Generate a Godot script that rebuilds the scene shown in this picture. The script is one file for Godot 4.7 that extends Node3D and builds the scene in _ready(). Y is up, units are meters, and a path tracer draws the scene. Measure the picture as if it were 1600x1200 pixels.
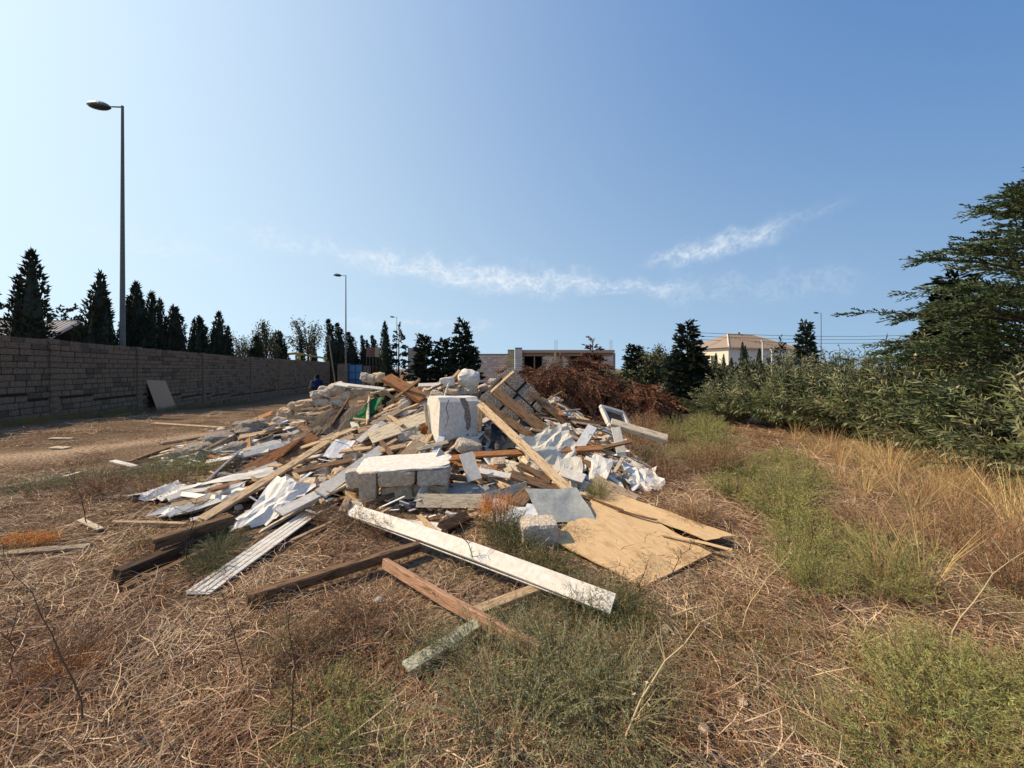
extends Node3D
# A debris heap on a dry plot beside a block wall. x is to the right, y up, and «d» below is the distance away from the camera (-z).

var rng := RandomNumberGenerator.new()
var nz := FastNoiseLite.new()
var taken := {}
var lying := []   # things lying on the ground: no straw grows through them
var M := {}
const SUN := Vector3(-0.715, 0.69, -0.10)

class MB:
	var v := PackedVector3Array()
	var n := PackedVector3Array()
	var c := PackedColorArray()
	var t := PackedVector2Array()
	func tri(a: Vector3, b: Vector3, d: Vector3, col := Color.WHITE, ua := Vector2.ZERO, ub := Vector2.ZERO, ud := Vector2.ZERO) -> void:
		var nn := (b - a).cross(d - a).normalized()
		v.append(a); v.append(d); v.append(b)
		n.append(nn); n.append(nn); n.append(nn)
		c.append(col); c.append(col); c.append(col)
		t.append(ua); t.append(ud); t.append(ub)
	func quad(a: Vector3, b: Vector3, d: Vector3, e: Vector3, col := Color.WHITE, ua := Vector2.ZERO, ub := Vector2.ZERO, ud := Vector2.ZERO, ue := Vector2.ZERO) -> void:
		tri(a, b, d, col, ua, ub, ud)
		tri(a, d, e, col, ua, ud, ue)
	func smooth(p: Array, nn: Array, col: Color) -> void:
		for k in [0, 2, 1]:
			v.append(p[k]); n.append(nn[k]); c.append(col); t.append(Vector2.ZERO)
	func box(lo: Vector3, hi: Vector3, col := Color.WHITE, x := Transform3D()) -> void:
		var p := []
		for i in 8:
			p.append(x * Vector3(hi.x if i & 1 else lo.x, hi.y if i & 2 else lo.y, hi.z if i & 4 else lo.z))
		quad(p[4], p[5], p[7], p[6], col); quad(p[1], p[0], p[2], p[3], col)
		quad(p[5], p[1], p[3], p[7], col); quad(p[0], p[4], p[6], p[2], col)
		quad(p[6], p[7], p[3], p[2], col); quad(p[0], p[1], p[5], p[4], col)
	func leaf(p: Vector3, dir: Vector3, side: Vector3, ln: float, wd: float, col: Color) -> void:
		var m := p + dir * ln * 0.45
		var e := p + dir * ln
		tri(p, m + side * wd, e, col)
		tri(p, e, m - side * wd, col)
	func ribbon(pts: Array, side: Vector3, w0: float, w1: float, col: Color) -> void:
		for i in pts.size() - 1:
			var wa := lerpf(w0, w1, float(i) / (pts.size() - 1))
			var wb := lerpf(w0, w1, float(i + 1) / (pts.size() - 1))
			quad(pts[i] - side * wa, pts[i] + side * wa, pts[i + 1] + side * wb, pts[i + 1] - side * wb, col)
	func tube(pts: Array, r0: float, r1: float, sides: int, col: Color) -> void:
		var rows := []
		for i in pts.size():
			var dir: Vector3 = (pts[mini(i + 1, pts.size() - 1)] - pts[maxi(i - 1, 0)]).normalized()
			var a := dir.cross(Vector3(0.31, 0.2, 0.93)).normalized()
			var b := dir.cross(a)
			var r := lerpf(r0, r1, float(i) / (pts.size() - 1))
			var row := []
			for k in sides:
				var q := TAU * k / sides
				row.append([pts[i] + (a * cos(q) + b * sin(q)) * r, a * cos(q) + b * sin(q)])
			rows.append(row)
		for i in pts.size() - 1:
			for k in sides:
				var l := (k + 1) % sides
				var p: Array = rows[i][k]; var q: Array = rows[i][l]; var s: Array = rows[i + 1][l]; var u: Array = rows[i + 1][k]
				smooth([p[0], q[0], s[0]], [p[1], q[1], s[1]], col)
				smooth([p[0], s[0], u[0]], [p[1], s[1], u[1]], col)
		for k in range(1, sides - 1):
			tri(rows[0][0][0], rows[0][k + 1][0], rows[0][k][0], col)
			tri(rows[-1][0][0], rows[-1][k][0], rows[-1][k + 1][0], col)
	func mesh() -> ArrayMesh:
		var m := ArrayMesh.new()
		var a := []
		a.resize(Mesh.ARRAY_MAX)
		a[Mesh.ARRAY_VERTEX] = v; a[Mesh.ARRAY_NORMAL] = n; a[Mesh.ARRAY_COLOR] = c; a[Mesh.ARRAY_TEX_UV] = t
		m.add_surface_from_arrays(Mesh.PRIMITIVE_TRIANGLES, a)
		return m

# ---------------------------------------------------------------- naming and placing
func numbered(called: String) -> String:
	var k: int = taken.get(called, 0)
	taken[called] = k + 1
	return called if k == 0 else "%s_%03d" % [called, k]

func tag(o: Node, label: String, category := "", group := "", kind := "") -> void:
	o.set_meta("label", label)
	if category: o.set_meta("category", category)
	if group: o.set_meta("group", group)
	if kind: o.set_meta("kind", kind)

func mi(called: String, m: Mesh, mat: Material, parent: Node = self, x := Transform3D()) -> MeshInstance3D:
	var o := MeshInstance3D.new()
	o.mesh = m
	o.material_override = mat
	o.transform = x
	o.name = numbered(called) if parent == self else called
	parent.add_child(o, true)
	return o

func thing(called: String, at: Vector3, turn: float, label: String, category: String, group := "") -> Node3D:
	var o := Node3D.new()
	o.name = numbered(called)
	add_child(o)
	o.position = at
	o.rotation.y = turn
	tag(o, label, category, group)
	return o

func copy(o: Node3D, at: Vector3, turn: float, sc: Vector3, label := "") -> Node3D:
	var c: Node3D = o.duplicate()
	c.name = numbered(String(o.name).trim_suffix("_001") if not o.has_meta("stem") else String(o.get_meta("stem")))
	add_child(c)
	c.transform = Transform3D(Basis(Vector3.UP, turn).scaled_local(sc), at)
	if label: c.set_meta("label", label)
	return c

func many(called: String, m: Mesh, mat: Material, xs: Array, cols: Array, label: String, parent: Node = self) -> MultiMeshInstance3D:
	var mm := MultiMesh.new()
	mm.transform_format = MultiMesh.TRANSFORM_3D
	mm.use_colors = true
	mm.mesh = m
	mm.instance_count = xs.size()
	for i in xs.size():
		mm.set_instance_transform(i, xs[i])
		mm.set_instance_color(i, cols[i])
	var o := MultiMeshInstance3D.new()
	o.multimesh = mm
	o.material_override = mat
	o.name = numbered(called) if parent == self else called
	parent.add_child(o, true)
	o.set_meta("kind", "stuff")
	if label: o.set_meta("label", label)
	return o

func P(x: float, y: float, d: float) -> Vector3:
	return Vector3(x, y, -d)

func lin(r: float, g: float, b: float) -> Color:
	return Color(r / 255.0, g / 255.0, b / 255.0).srgb_to_linear()

func shade(c: Color, k: float) -> Color:
	return Color(c.r * k, c.g * k, c.b * k)

# ---------------------------------------------------------------- the lie of the land
func ground_y(x: float, d: float) -> float:
	return -0.06 * clampf(d - 11.0, 0.0, 18.0) + 0.03 * nz.get_noise_2d(x * 60.0, d * 60.0) * clampf(d / 2.0, 0.0, 1.0)

const BUMPS := [[-1.3, 8.3, 1.5, 4.2, 3.2, 4.3, 2.6, 1.5], [-3.9, 8.2, 0.85, 2.9, 2.5, 3.0, 2.4, 1.1], [0.7, 7.7, 1.05, 2.4, 2.0, 3.3, 2.2, 1.1], [-1.2, 5.2, 0.22, 3.8, 2.6, 1.3, 3.0, 0.6]]
func heap_y(x: float, d: float) -> float:
	var h := 0.0
	for b in BUMPS:
		var u: float = (x - b[0]) / (b[3] if x < b[0] else b[4])
		var w: float = (d - b[1]) / (b[5] if d < b[1] else b[6])
		h = maxf(h, b[2] * pow(maxf(0.0, 1.0 - sqrt(u * u + w * w + 0.004)), b[7]))
	return h

func track(x: float, d: float) -> float:
	# bare sandy track between the wall and the heap
	var cx := -9.6 + (d - 6.0) * 0.62 if d < 11.0 else -6.5 - (d - 11.0) * 0.25
	return clampf(1.25 - absf(x - cx + nz.get_noise_2d(d * 30.0, x * 30.0) * 0.8) / 0.95, 0.0, 1.0)

# ---------------------------------------------------------------- materials
func noise_tex(freq: float, oct: int, lo: Color, hi: Color, sd: int, size := 512, cell := false) -> NoiseTexture2D:
	var f := FastNoiseLite.new()
	f.noise_type = FastNoiseLite.TYPE_CELLULAR if cell else FastNoiseLite.TYPE_SIMPLEX_SMOOTH
	f.frequency = freq
	f.fractal_octaves = oct
	f.fractal_gain = 0.6
	f.seed = sd
	var g := Gradient.new()
	g.colors = PackedColorArray([lo, hi])
	g.offsets = PackedFloat32Array([0.15, 0.85])
	var t := NoiseTexture2D.new()
	t.width = size; t.height = size
	t.seamless = true
	t.noise = f
	t.color_ramp = g
	return t

func wood_tex(sd: int, contrast: float) -> ImageTexture:
	var f := FastNoiseLite.new()
	f.seed = sd; f.frequency = 1.0; f.fractal_octaves = 3
	var im := Image.create(512, 256, false, Image.FORMAT_RGB8)
	for y in 256:
		for x in 512:
			var u := x / 512.0
			var w := y / 256.0
			var wob := f.get_noise_2d(u * 3.0, w * 2.0) * 0.25
			var g := f.get_noise_2d(u * 4.0, (w + wob * 0.12) * 46.0) * 0.6 + f.get_noise_2d(u * 22.0 + 9.0, w * 130.0) * 0.4
			var st := f.get_noise_2d(u * 5.0 + 40.0, w * 7.0)
			var k := clampf(0.86 + g * contrast - maxf(0.0, st - 0.15) * contrast * 1.1, 0.25, 1.0)
			im.set_pixel(x, y, Color(k, k * (0.985 - 0.02 * st), k * (0.96 - 0.04 * st)))
	return ImageTexture.create_from_image(im)

func std(col: Color, rough: float, tex: Texture2D = null, tri := 0.0, bump: Texture2D = null, bscale := 0.0, spec := 0.35) -> StandardMaterial3D:
	var m := StandardMaterial3D.new()
	m.albedo_color = col
	m.roughness = rough
	m.metallic_specular = spec
	if tex: m.albedo_texture = tex
	if bump:
		m.heightmap_enabled = true
		m.heightmap_texture = bump
		m.heightmap_scale = bscale
	if tri > 0.0:
		m.uv1_triplanar = true
		m.uv1_scale = Vector3.ONE * tri
	return m

func leafy(rough: float, back: Color) -> StandardMaterial3D:
	var m := StandardMaterial3D.new()
	m.vertex_color_use_as_albedo = true
	m.roughness = rough
	m.metallic_specular = 0.3
	if back != Color.BLACK:
		m.backlight_enabled = true
		m.backlight = back
	return m

func make_materials() -> void:
	var w1 := wood_tex(3, 0.42)
	var w2 := wood_tex(11, 0.6)
	var grit := noise_tex(0.02, 5, Color(0.78, 0.75, 0.72), Color(1, 1, 1), 4)
	var grit2 := noise_tex(0.04, 4, Color(0.62, 0.60, 0.58), Color(1, 1, 1), 9)
	var dirt := noise_tex(0.03, 6, Color(0.90, 0.875, 0.835), Color(1, 1, 1), 21)
	var bump := noise_tex(0.03, 5, Color.BLACK, Color.WHITE, 33)
	var pits := noise_tex(0.06, 3, Color.BLACK, Color.WHITE, 35, 512, true)
	var woods := {"tan": [208, 180, 146], "lightwood": [232, 204, 166], "grey": [176, 158, 138], "brown": [140, 112, 88], "orange": [190, 136, 94], "dark": [92, 74, 60], "pink": [198, 158, 132], "cream": [224, 211, 188], "twotone": [176, 138, 104]}
	for k in woods:
		var q: Array = woods[k]
		var m := std(Color8(q[0], q[1], q[2]), 0.8, w2 if k in ["grey", "brown", "dark", "twotone"] else w1, 0.0, w2, 0.25, 0.25)
		M[k] = m
	for k in {"white": [216, 213, 206], "bluewhite": [206, 212, 222]}:
		var q: Array = {"white": [216, 213, 206], "bluewhite": [206, 212, 222]}[k]
		M[k] = std(Color8(q[0], q[1], q[2]), 0.5, dirt, 0.9, bump, 0.04)
	M.palegreen = std(Color8(198, 200, 184), 0.7, noise_tex(0.03, 5, Color(0.78, 0.74, 0.66), Color(1, 1, 1), 51), 2.2, bump, 0.2)
	M.stone = std(Color8(214, 202, 186), 0.95, grit, 1.6, bump, 0.9, 0.15)
	M.limestone = std(Color8(218, 196, 168), 0.95, grit, 1.6, bump, 0.8, 0.15)
	M.greystone = std(Color8(176, 167, 156), 0.95, grit2, 1.2, bump, 1.0, 0.15)
	M.plaster = std(Color8(230, 226, 219), 0.9, dirt, 0.8, bump, 0.06, 0.2)
	M.rust = std(Color8(176, 112, 58), 0.9, grit2, 2.5, bump, 2.0, 0.15)
	M.rubble = std(Color8(112, 94, 80), 1.0, grit2, 1.2, bump, 3.0, 0.1)
	M.mortar = std(Color8(92, 82, 72), 1.0, grit2, 1.5, bump, 2.0, 0.1)
	M.brickA = std(Color8(150, 131, 111), 0.95, grit, 0.9, pits, 1.2, 0.12)
	M.brickB = std(Color8(142, 124, 105), 0.95, grit, 0.8, pits, 1.2, 0.12)
	M.brickC = std(Color8(160, 140, 118), 0.95, grit2, 0.7, pits, 1.2, 0.12)
	M.brickD = std(Color8(133, 117, 101), 0.95, grit2, 0.8, pits, 1.2, 0.12)
	M.farbrick = leafy(0.95, Color.BLACK)
	M.plaincol = leafy(0.85, Color.BLACK)
	M.metal = std(Color8(150, 156, 158), 0.5, dirt, 0.8, bump, 0.4)
	M.ply = std(Color8(230, 198, 154), 0.75, wood_tex(29, 0.14), 0.0, null, 0.0, 0.3)
	M.brownply = std(Color8(206, 170, 140), 0.8, wood_tex(31, 0.12))
	M.plydark = std(Color8(120, 88, 60), 0.85, w1)
	M.tarp = std(Color8(222, 217, 205), 0.6, dirt, 1.0, bump, 0.05)
	M.sack = std(Color8(226, 224, 221), 0.55, dirt, 1.5, bump, 0.05)
	M.felt = std(Color8(122, 110, 98), 0.9, grit2, 1.2, bump, 0.7, 0.2)
	M.black = std(Color8(34, 36, 42), 0.45, grit, 1.0)
	M.net = std(Color8(38, 140, 84), 0.7, grit2, 3.0, bump, 1.0)
	M.pole = std(Color8(120, 122, 120), 0.55, grit, 0.6)
	M.lamp = std(Color8(92, 112, 104), 0.4)
	M.glass = std(Color8(60, 62, 66), 0.25)
	M.leaf = leafy(0.6, Color.BLACK)
	M.gloss = leafy(0.36, Color.BLACK)
	M.straw = leafy(0.75, Color.BLACK)
	M.bark = leafy(0.9, Color.BLACK)
	var ground := leafy(1.0, Color.BLACK)
	ground.albedo_texture = noise_tex(0.035, 6, Color(0.5, 0.47, 0.44), Color(1, 1, 1), 77, 1024)
	ground.uv1_triplanar = true
	ground.uv1_world_triplanar = true
	ground.uv1_scale = Vector3.ONE * 0.55
	ground.heightmap_enabled = true
	ground.heightmap_texture = bump
	ground.heightmap_scale = 3.0
	ground.metallic_specular = 0.1
	M.ground = ground

# ---------------------------------------------------------------- sky
func make_sky() -> PanoramaSkyMaterial:
	var w := 2048
	var h := 1024
	var im := Image.create(w, h, false, Image.FORMAT_RGBF)
	var f := FastNoiseLite.new()
	f.seed = 8; f.frequency = 1.0; f.fractal_octaves = 5
	var s := SUN.normalized()
	# thin cirrus streaks: azimuth and height in degrees of both ends, width, strength
	var streaks := [[-36.0, 16.6, -18.0, 14.8, 1.0, 0.4], [-22.0, 15.2, 11.0, 12.6, 1.3, 0.75], [-14.0, 13.8, 2.0, 12.9, 0.9, 0.45], [-8.0, 12.6, 8.0, 11.6, 1.0, 0.4], [20.0, 14.8, 35.0, 16.9, 0.95, 0.62], [24.0, 15.0, 34.0, 16.3, 0.9, 0.4], [33.0, 17.2, 41.0, 18.4, 0.6, 0.15], [8.0, 12.6, 24.0, 10.8, 0.8, 0.6], [20.0, 10.6, 42.0, 10.2, 1.6, 0.2], [-25.0, 6.4, -3.0, 6.6, 0.6, 0.35], [-50.0, 13.6, -36.0, 13.0, 1.0, 0.25], [70.0, 16.0, 110.0, 22.0, 2.0, 0.4], [-150.0, 18.0, -100.0, 14.0, 2.0, 0.4], [130.0, 14.0, 170.0, 18.0, 2.0, 0.4]]
	for y in h / 2 + 8:
		var el := PI / 2 - PI * (y + 0.5) / h
		var eld := rad_to_deg(el)
		for x in w:
			var az := TAU * (x + 0.5) / w
			var dir := Vector3(sin(az) * cos(el), sin(el), -cos(az) * cos(el))
			var g := exp(-rad_to_deg(dir.angle_to(s)) / 58.0)
			var e := exp(-maxf(eld, 0.0) / 59.0)
			var c := Vector3(-0.575 + 0.742 * e + 1.285 * g, -0.518 + 0.846 * e + 1.365 * g, -0.080 + 0.630 * e + 1.110 * g)
			c = Vector3(maxf(c.x, 0.11), maxf(c.y, 0.21), maxf(c.z, 0.42))
			if eld < 30.0:
				var ad := rad_to_deg(az)
				if ad > 180.0: ad -= 360.0
				var k := 0.0
				for q in streaks:
					var ax: float = q[2] - q[0]
					var ay: float = q[3] - q[1]
					var ln := sqrt(ax * ax + ay * ay)
					var along: float = ((ad - q[0]) * ax + (eld - q[1]) * ay) / ln
					var off: float = (-(ad - q[0]) * ay + (eld - q[1]) * ax) / ln
					if along < -3.0 or along > ln + 3.0 or absf(off) > q[4] * 3.0: continue
					var ends := smoothstep(-3.0, 3.0, along) * smoothstep(-3.0, 3.0, ln - along)
					off += f.get_noise_2d(along * 0.25, off * 0.3) * q[4] * 1.3
					var fib := f.get_noise_2d(along * 0.45 - off * 0.9, off * 2.4 + q[0]) * 0.9 + f.get_noise_2d(along * 1.6, off * 3.5) * 0.45
					k += q[5] * ends * exp(-pow(off / q[4], 2.0)) * clampf(0.42 + fib, 0.0, 1.0)
				k = clampf(k, 0.0, 0.8)
				c = c.lerp(Vector3(0.82, 0.87, 0.91), k)
			im.set_pixel(x, y, Color(c.x, c.y, c.z))
	im.fill_rect(Rect2i(0, h / 2 + 8, w, h / 2 - 8), Color(0.20, 0.17, 0.13))
	var m := PanoramaSkyMaterial.new()
	m.panorama = ImageTexture.create_from_image(im)
	return m

# ---------------------------------------------------------------- shapes
func beam_mesh(L: float, w: float, t: float, segs: int, jag: float, bow: float) -> ArrayMesh:
	var mb := MB.new()
	var hw := w / 2; var ht := t / 2; var c := minf(w, t) * 0.12
	var ring := [Vector2(ht, -hw + c), Vector2(ht, hw - c), Vector2(ht - c, hw), Vector2(-ht + c, hw), Vector2(-ht, hw - c), Vector2(-ht, -hw + c), Vector2(-ht + c, -hw), Vector2(ht - c, -hw)]
	var per := [0.0]
	for k in 8: per.append(per[k] + ring[k].distance_to(ring[(k + 1) % 8]))
	var u0 := rng.randf() * 5.0; var v0 := rng.randf() * 5.0
	var by := rng.randf_range(-bow, bow); var bz := rng.randf_range(-bow, bow); var tw := rng.randf_range(-0.06, 0.06)
	var rows := []
	for i in segs + 1:
		var s := float(i) / segs
		var row := []
		for k in 8:
			var q: Vector2 = ring[k].rotated(tw * (s - 0.5)) * (1.0 + rng.randf_range(-0.02, 0.02))
			var x := (s - 0.5) * L
			if i == 0 or i == segs: x += rng.randf_range(-jag, jag)
			row.append(Vector3(x, q.x + by * sin(PI * s), q.y + bz * sin(PI * s)))
		rows.append(row)
	for i in segs:
		for k in 8:
			var l := (k + 1) % 8
			var ua := u0 + L * i / segs; var ub := u0 + L * (i + 1) / segs
			var va: float = v0 + per[k] * 3.0; var vb: float = v0 + per[k + 1] * 3.0
			mb.quad(rows[i][k], rows[i][l], rows[i + 1][l], rows[i + 1][k], Color.WHITE, Vector2(ua, va), Vector2(ua, vb), Vector2(ub, vb), Vector2(ub, va))
	for e in [0, segs]:
		var cen := Vector3.ZERO
		for k in 8: cen += rows[e][k] / 8.0
		for k in 8:
			var l := (k + 1) % 8
			var cu := Vector2(u0, v0)
			if e == 0: mb.tri(cen, rows[e][l], rows[e][k], Color.WHITE, cu, cu + Vector2(0.02, 0.1), cu + Vector2(0.02, -0.1))
			else: mb.tri(cen, rows[e][k], rows[e][l], Color.WHITE, cu, cu + Vector2(0.02, 0.1), cu + Vector2(0.02, -0.1))
	return mb.mesh()

func rock_mesh(size: Vector3, power: float, rough: float, res: int, sd: int) -> ArrayMesh:
	var mb := MB.new()
	var f := FastNoiseLite.new()
	f.seed = sd; f.frequency = 1.0; f.fractal_octaves = 3
	for face in 6:
		var nn := Vector3.ZERO
		nn[face % 3] = 1.0 if face < 3 else -1.0
		var uu := Vector3.ZERO
		uu[(face % 3 + 1) % 3] = 1.0
		var vv := nn.cross(uu)
		var g := []
		for i in res + 1:
			for j in res + 1:
				var p := (nn + uu * (2.0 * i / res - 1.0) + vv * (2.0 * j / res - 1.0)).normalized()
				var r := pow(pow(absf(p.x), power) + pow(absf(p.y), power) + pow(absf(p.z), power), -1.0 / power)
				var q := p * r
				var d := f.get_noise_3dv(q * 1.1) * rough + f.get_noise_3dv(q * 3.3) * rough * 0.4
				g.append(q * (1.0 + d) * size * 0.5)
		for i in res:
			for j in res:
				var a := i * (res + 1) + j
				mb.quad(g[a], g[a + res + 1], g[a + res + 2], g[a + 1])
	return mb.mesh()

func sheet_mesh(a: Vector3, b: Vector3, c: Vector3, d: Vector3, nx: int, ny: int, amp: float, freq: float, sd: int, thick: float, edge := 0.0) -> ArrayMesh:
	# a cloth or thin plate between four corners, with folds; both faces and the rim
	var f := FastNoiseLite.new()
	f.seed = sd; f.frequency = freq; f.fractal_octaves = 3; f.fractal_type = FastNoiseLite.FRACTAL_RIDGED
	var up := (b - a).cross(d - a).normalized()
	var g := []
	for j in ny + 1:
		for i in nx + 1:
			var u := float(i) / nx; var w := float(j) / ny
			var p := a.lerp(b, u).lerp(d.lerp(c, u), w)
			# folds run along the second side and wander a little
			var su := u * (b - a).length(); var sv := w * (d - a).length()
			var k := f.get_noise_2d(su + 0.10 * sin(sv * 5.0 + sd), sv * 0.28) + 0.35 * f.get_noise_2d(su * 0.4 + 9.0, sv * 1.4)
			p += up * (k - 0.3) * amp
			if edge > 0.0 and (i == 0 or j == 0 or i == nx or j == ny):
				p += (p - (a + b + c + d) / 4.0) * f.get_noise_2d(u * 7.0 + 3.0, w * 7.0) * edge
			g.append(p)
	var nn := []
	for j in ny + 1:
		for i in nx + 1:
			var du: Vector3 = g[j * (nx + 1) + mini(i + 1, nx)] - g[j * (nx + 1) + maxi(i - 1, 0)]
			var dv: Vector3 = g[mini(j + 1, ny) * (nx + 1) + i] - g[maxi(j - 1, 0) * (nx + 1) + i]
			nn.append(du.cross(dv).normalized())
	var mb := MB.new()
	var low := []
	for i in g.size(): low.append(g[i] - nn[i] * thick)
	var ul := (b - a).length(); var vl := (d - a).length()
	for j in ny:
		for i in nx:
			var k := j * (nx + 1) + i
			var q := [k, k + 1, k + nx + 2, k + nx + 1]
			for tr in [[0, 1, 2], [0, 2, 3]]:
				var id := [q[tr[0]], q[tr[1]], q[tr[2]]]
				mb.smooth([g[id[0]], g[id[1]], g[id[2]]], [nn[id[0]], nn[id[1]], nn[id[2]]], Color.WHITE)
				mb.smooth([low[id[0]], low[id[2]], low[id[1]]], [-nn[id[0]], -nn[id[2]], -nn[id[1]]], Color.WHITE)
				for r in 6:
					var z: int = id[[0, 2, 1][r % 3]] if r < 3 else id[[0, 1, 2][r % 3]]
					mb.t[mb.t.size() - 6 + r] = Vector2(float(z % (nx + 1)) / nx * ul, float(z / (nx + 1)) / ny * vl)
	for i in nx:
		mb.quad(low[i], low[i + 1], g[i + 1], g[i])
		var k := ny * (nx + 1) + i
		mb.quad(g[k], g[k + 1], low[k + 1], low[k])
	for j in ny:
		var k := j * (nx + 1)
		var l := k + nx + 1
		mb.quad(g[k], g[l], low[l], low[k])
		mb.quad(low[k + nx], low[l + nx], g[l + nx], g[k + nx])
	return mb.mesh()

func crumple_mesh(a: Vector3, b: Vector3, c: Vector3, d: Vector3, nx: int, ny: int, amp: float, freq: float, sd: int, thick: float, edge: float) -> ArrayMesh:
	# crumpled film: creased facets along wandering folds, with a ragged rim
	rng.seed = sd * 31 + 7
	var f := FastNoiseLite.new()
	f.seed = sd; f.frequency = freq; f.fractal_octaves = 3
	var up := (b - a).cross(d - a).normalized()
	var ul := (b - a).length(); var vl := (d - a).length()
	var g := []
	for j in ny + 1:
		for i in nx + 1:
			var inner := i > 0 and j > 0 and i < nx and j < ny
			var u := (i + (rng.randf_range(-0.32, 0.32) if inner else 0.0)) / nx
			var w := (j + (rng.randf_range(-0.32, 0.32) if inner else 0.0)) / ny
			var p := a.lerp(b, u).lerp(d.lerp(c, u), w)
			var fold := 1.0 - 2.0 * absf(f.get_noise_2d(u * ul + 0.06 * sin(w * vl * 6.0 + sd), w * vl * 0.22))
			p += up * ((fold - 0.6) * amp * 1.3 + rng.randf_range(-0.12, 0.12) * amp + amp * 0.5 * f.get_noise_2d(u * ul * 0.5 + 5.0, w * vl * 0.9))
			if not inner: p += (p - (a + b + c + d) / 4.0) * rng.randf_range(-edge, edge) * 2.2
			g.append(p)
	var mb := MB.new()
	for j in ny:
		for i in nx:
			var k := j * (nx + 1) + i
			if (i + j + sd) % 2:
				mb.quad(g[k], g[k + 1], g[k + nx + 2], g[k + nx + 1])
				mb.quad(g[k + nx + 1] - up * thick, g[k + nx + 2] - up * thick, g[k + 1] - up * thick, g[k] - up * thick)
			else:
				mb.quad(g[k + 1], g[k + nx + 2], g[k + nx + 1], g[k])
				mb.quad(g[k] - up * thick, g[k + nx + 1] - up * thick, g[k + nx + 2] - up * thick, g[k + 1] - up * thick)
	return mb.mesh()

func lathe(profile: Array, sides: int, col: Color, squash := Vector3.ONE) -> MB:
	var mb := MB.new()
	for i in profile.size() - 1:
		for k in sides:
			var a := TAU * k / sides; var b := TAU * (k + 1) / sides
			var p: Vector2 = profile[i]; var q: Vector2 = profile[i + 1]
			mb.quad(Vector3(cos(a) * p.x, p.y, -sin(a) * p.x) * squash, Vector3(cos(b) * p.x, p.y, -sin(b) * p.x) * squash, Vector3(cos(b) * q.x, q.y, -sin(b) * q.x) * squash, Vector3(cos(a) * q.x, q.y, -sin(a) * q.x) * squash, col)
	return mb

# ---------------------------------------------------------------- plants
func rdir() -> Vector3:
	return Vector3(rng.randf_range(-1, 1), rng.randf_range(-1, 1), rng.randf_range(-1, 1)).normalized()

func vary(c: Color, k: float) -> Color:
	var s := 1.0 + rng.randf_range(-k, k)
	return Color(c.r * s * (1.0 + rng.randf_range(-k, k) * 0.4), c.g * s, c.b * s * (1.0 + rng.randf_range(-k, k) * 0.4))

func sprig(mb: MB, p: Vector3, dir: Vector3, ln: float, wd: float, col: Color) -> void:
	var s := dir.cross(rdir()).normalized()
	mb.leaf(p, dir, s, ln, wd, col)
	mb.leaf(p, dir, dir.cross(s), ln * 0.9, wd, col)

func cypress(h: float, r: float, lean: float, n: int, sp: float, sd: int, col: Color) -> Array:
	# an upright cypress built of several spires of unequal height: [trunk mesh, crown mesh]
	rng.seed = sd
	var tr := MB.new()
	tr.tube([Vector3(0, -0.3, 0), Vector3(0, h * 0.4, 0), Vector3(lean * 0.5, h * 0.8, 0)], r * 0.12, 0.02, 7, Color(0.07, 0.05, 0.04))
	var mb := MB.new()
	var prof := func(t: float) -> float: return (0.55 + 0.45 * smoothstep(0.0, 0.25, t)) * pow(maxf(0.0, 1.0 - pow(t, 1.8)), 0.85)
	var spires := [[Vector3.ZERO, h, r * 0.72, lean]]
	for i in 7:
		var a := TAU * (i + rng.randf() * 0.7) / 7.0
		spires.append([Vector3(cos(a), 0, -sin(a)) * r * rng.randf_range(0.3, 0.55), h * rng.randf_range(0.42, 0.88), r * rng.randf_range(0.36, 0.55), lean * rng.randf_range(0.5, 1.1) + rng.randf_range(-0.15, 0.15) * r])
	var total := 0.0
	for q in spires: total += q[1] * q[2]
	for q in spires:
		var off := rng.randf() * 90.0
		for i in 7:
			for k in 8:
				var c := []
				for e in [[0, 0], [0, 1], [1, 1], [1, 0]]:
					var t: float = (i + e[0]) / 7.0
					var a: float = TAU * (k + e[1]) / 8.0
					var rr: float = q[2] * 0.62 * prof.call(t)
					c.append(q[0] * (1.0 - 0.5 * t) + Vector3(cos(a) * rr + q[3] * t * t, t * q[1], -sin(a) * rr))
				mb.quad(c[0], c[1], c[2], c[3], vary(col, 0.2))
		for i in int(n * q[1] * q[2] / total):
			var t := rng.randf()
			var a := rng.randf() * TAU
			var lob := 1.0 + 0.5 * nz.get_noise_3d(cos(a) * 60.0 + off, t * q[1] * 50.0, sin(a) * 60.0 + off)
			var rr: float = q[2] * prof.call(t) * lob * (0.6 + 0.45 * sqrt(rng.randf()))
			var out := Vector3(cos(a), 0, -sin(a))
			var p: Vector3 = q[0] * (1.0 - 0.5 * t) + out * rr + Vector3(q[3] * t * t, t * q[1], 0)
			var dir := (out * 0.6 + Vector3.UP * 0.8 + Vector3(q[3] * 0.2, 0, 0) + rdir() * 0.6).normalized()
			sprig(mb, p, dir, sp * rng.randf_range(0.5, 1.4), sp * 0.17, vary(col, 0.4))
		for i in 6:
			sprig(mb, q[0] * 0.5 + Vector3(q[3], q[1] * rng.randf_range(0.95, 1.0), 0) + rdir() * 0.04, (Vector3.UP * 1.2 + rdir() * 0.6 + Vector3(q[3] * 0.5, 0, 0)).normalized(), sp * 1.3, sp * 0.14, vary(col, 0.3))
	return [tr.mesh(), mb.mesh()]

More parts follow.
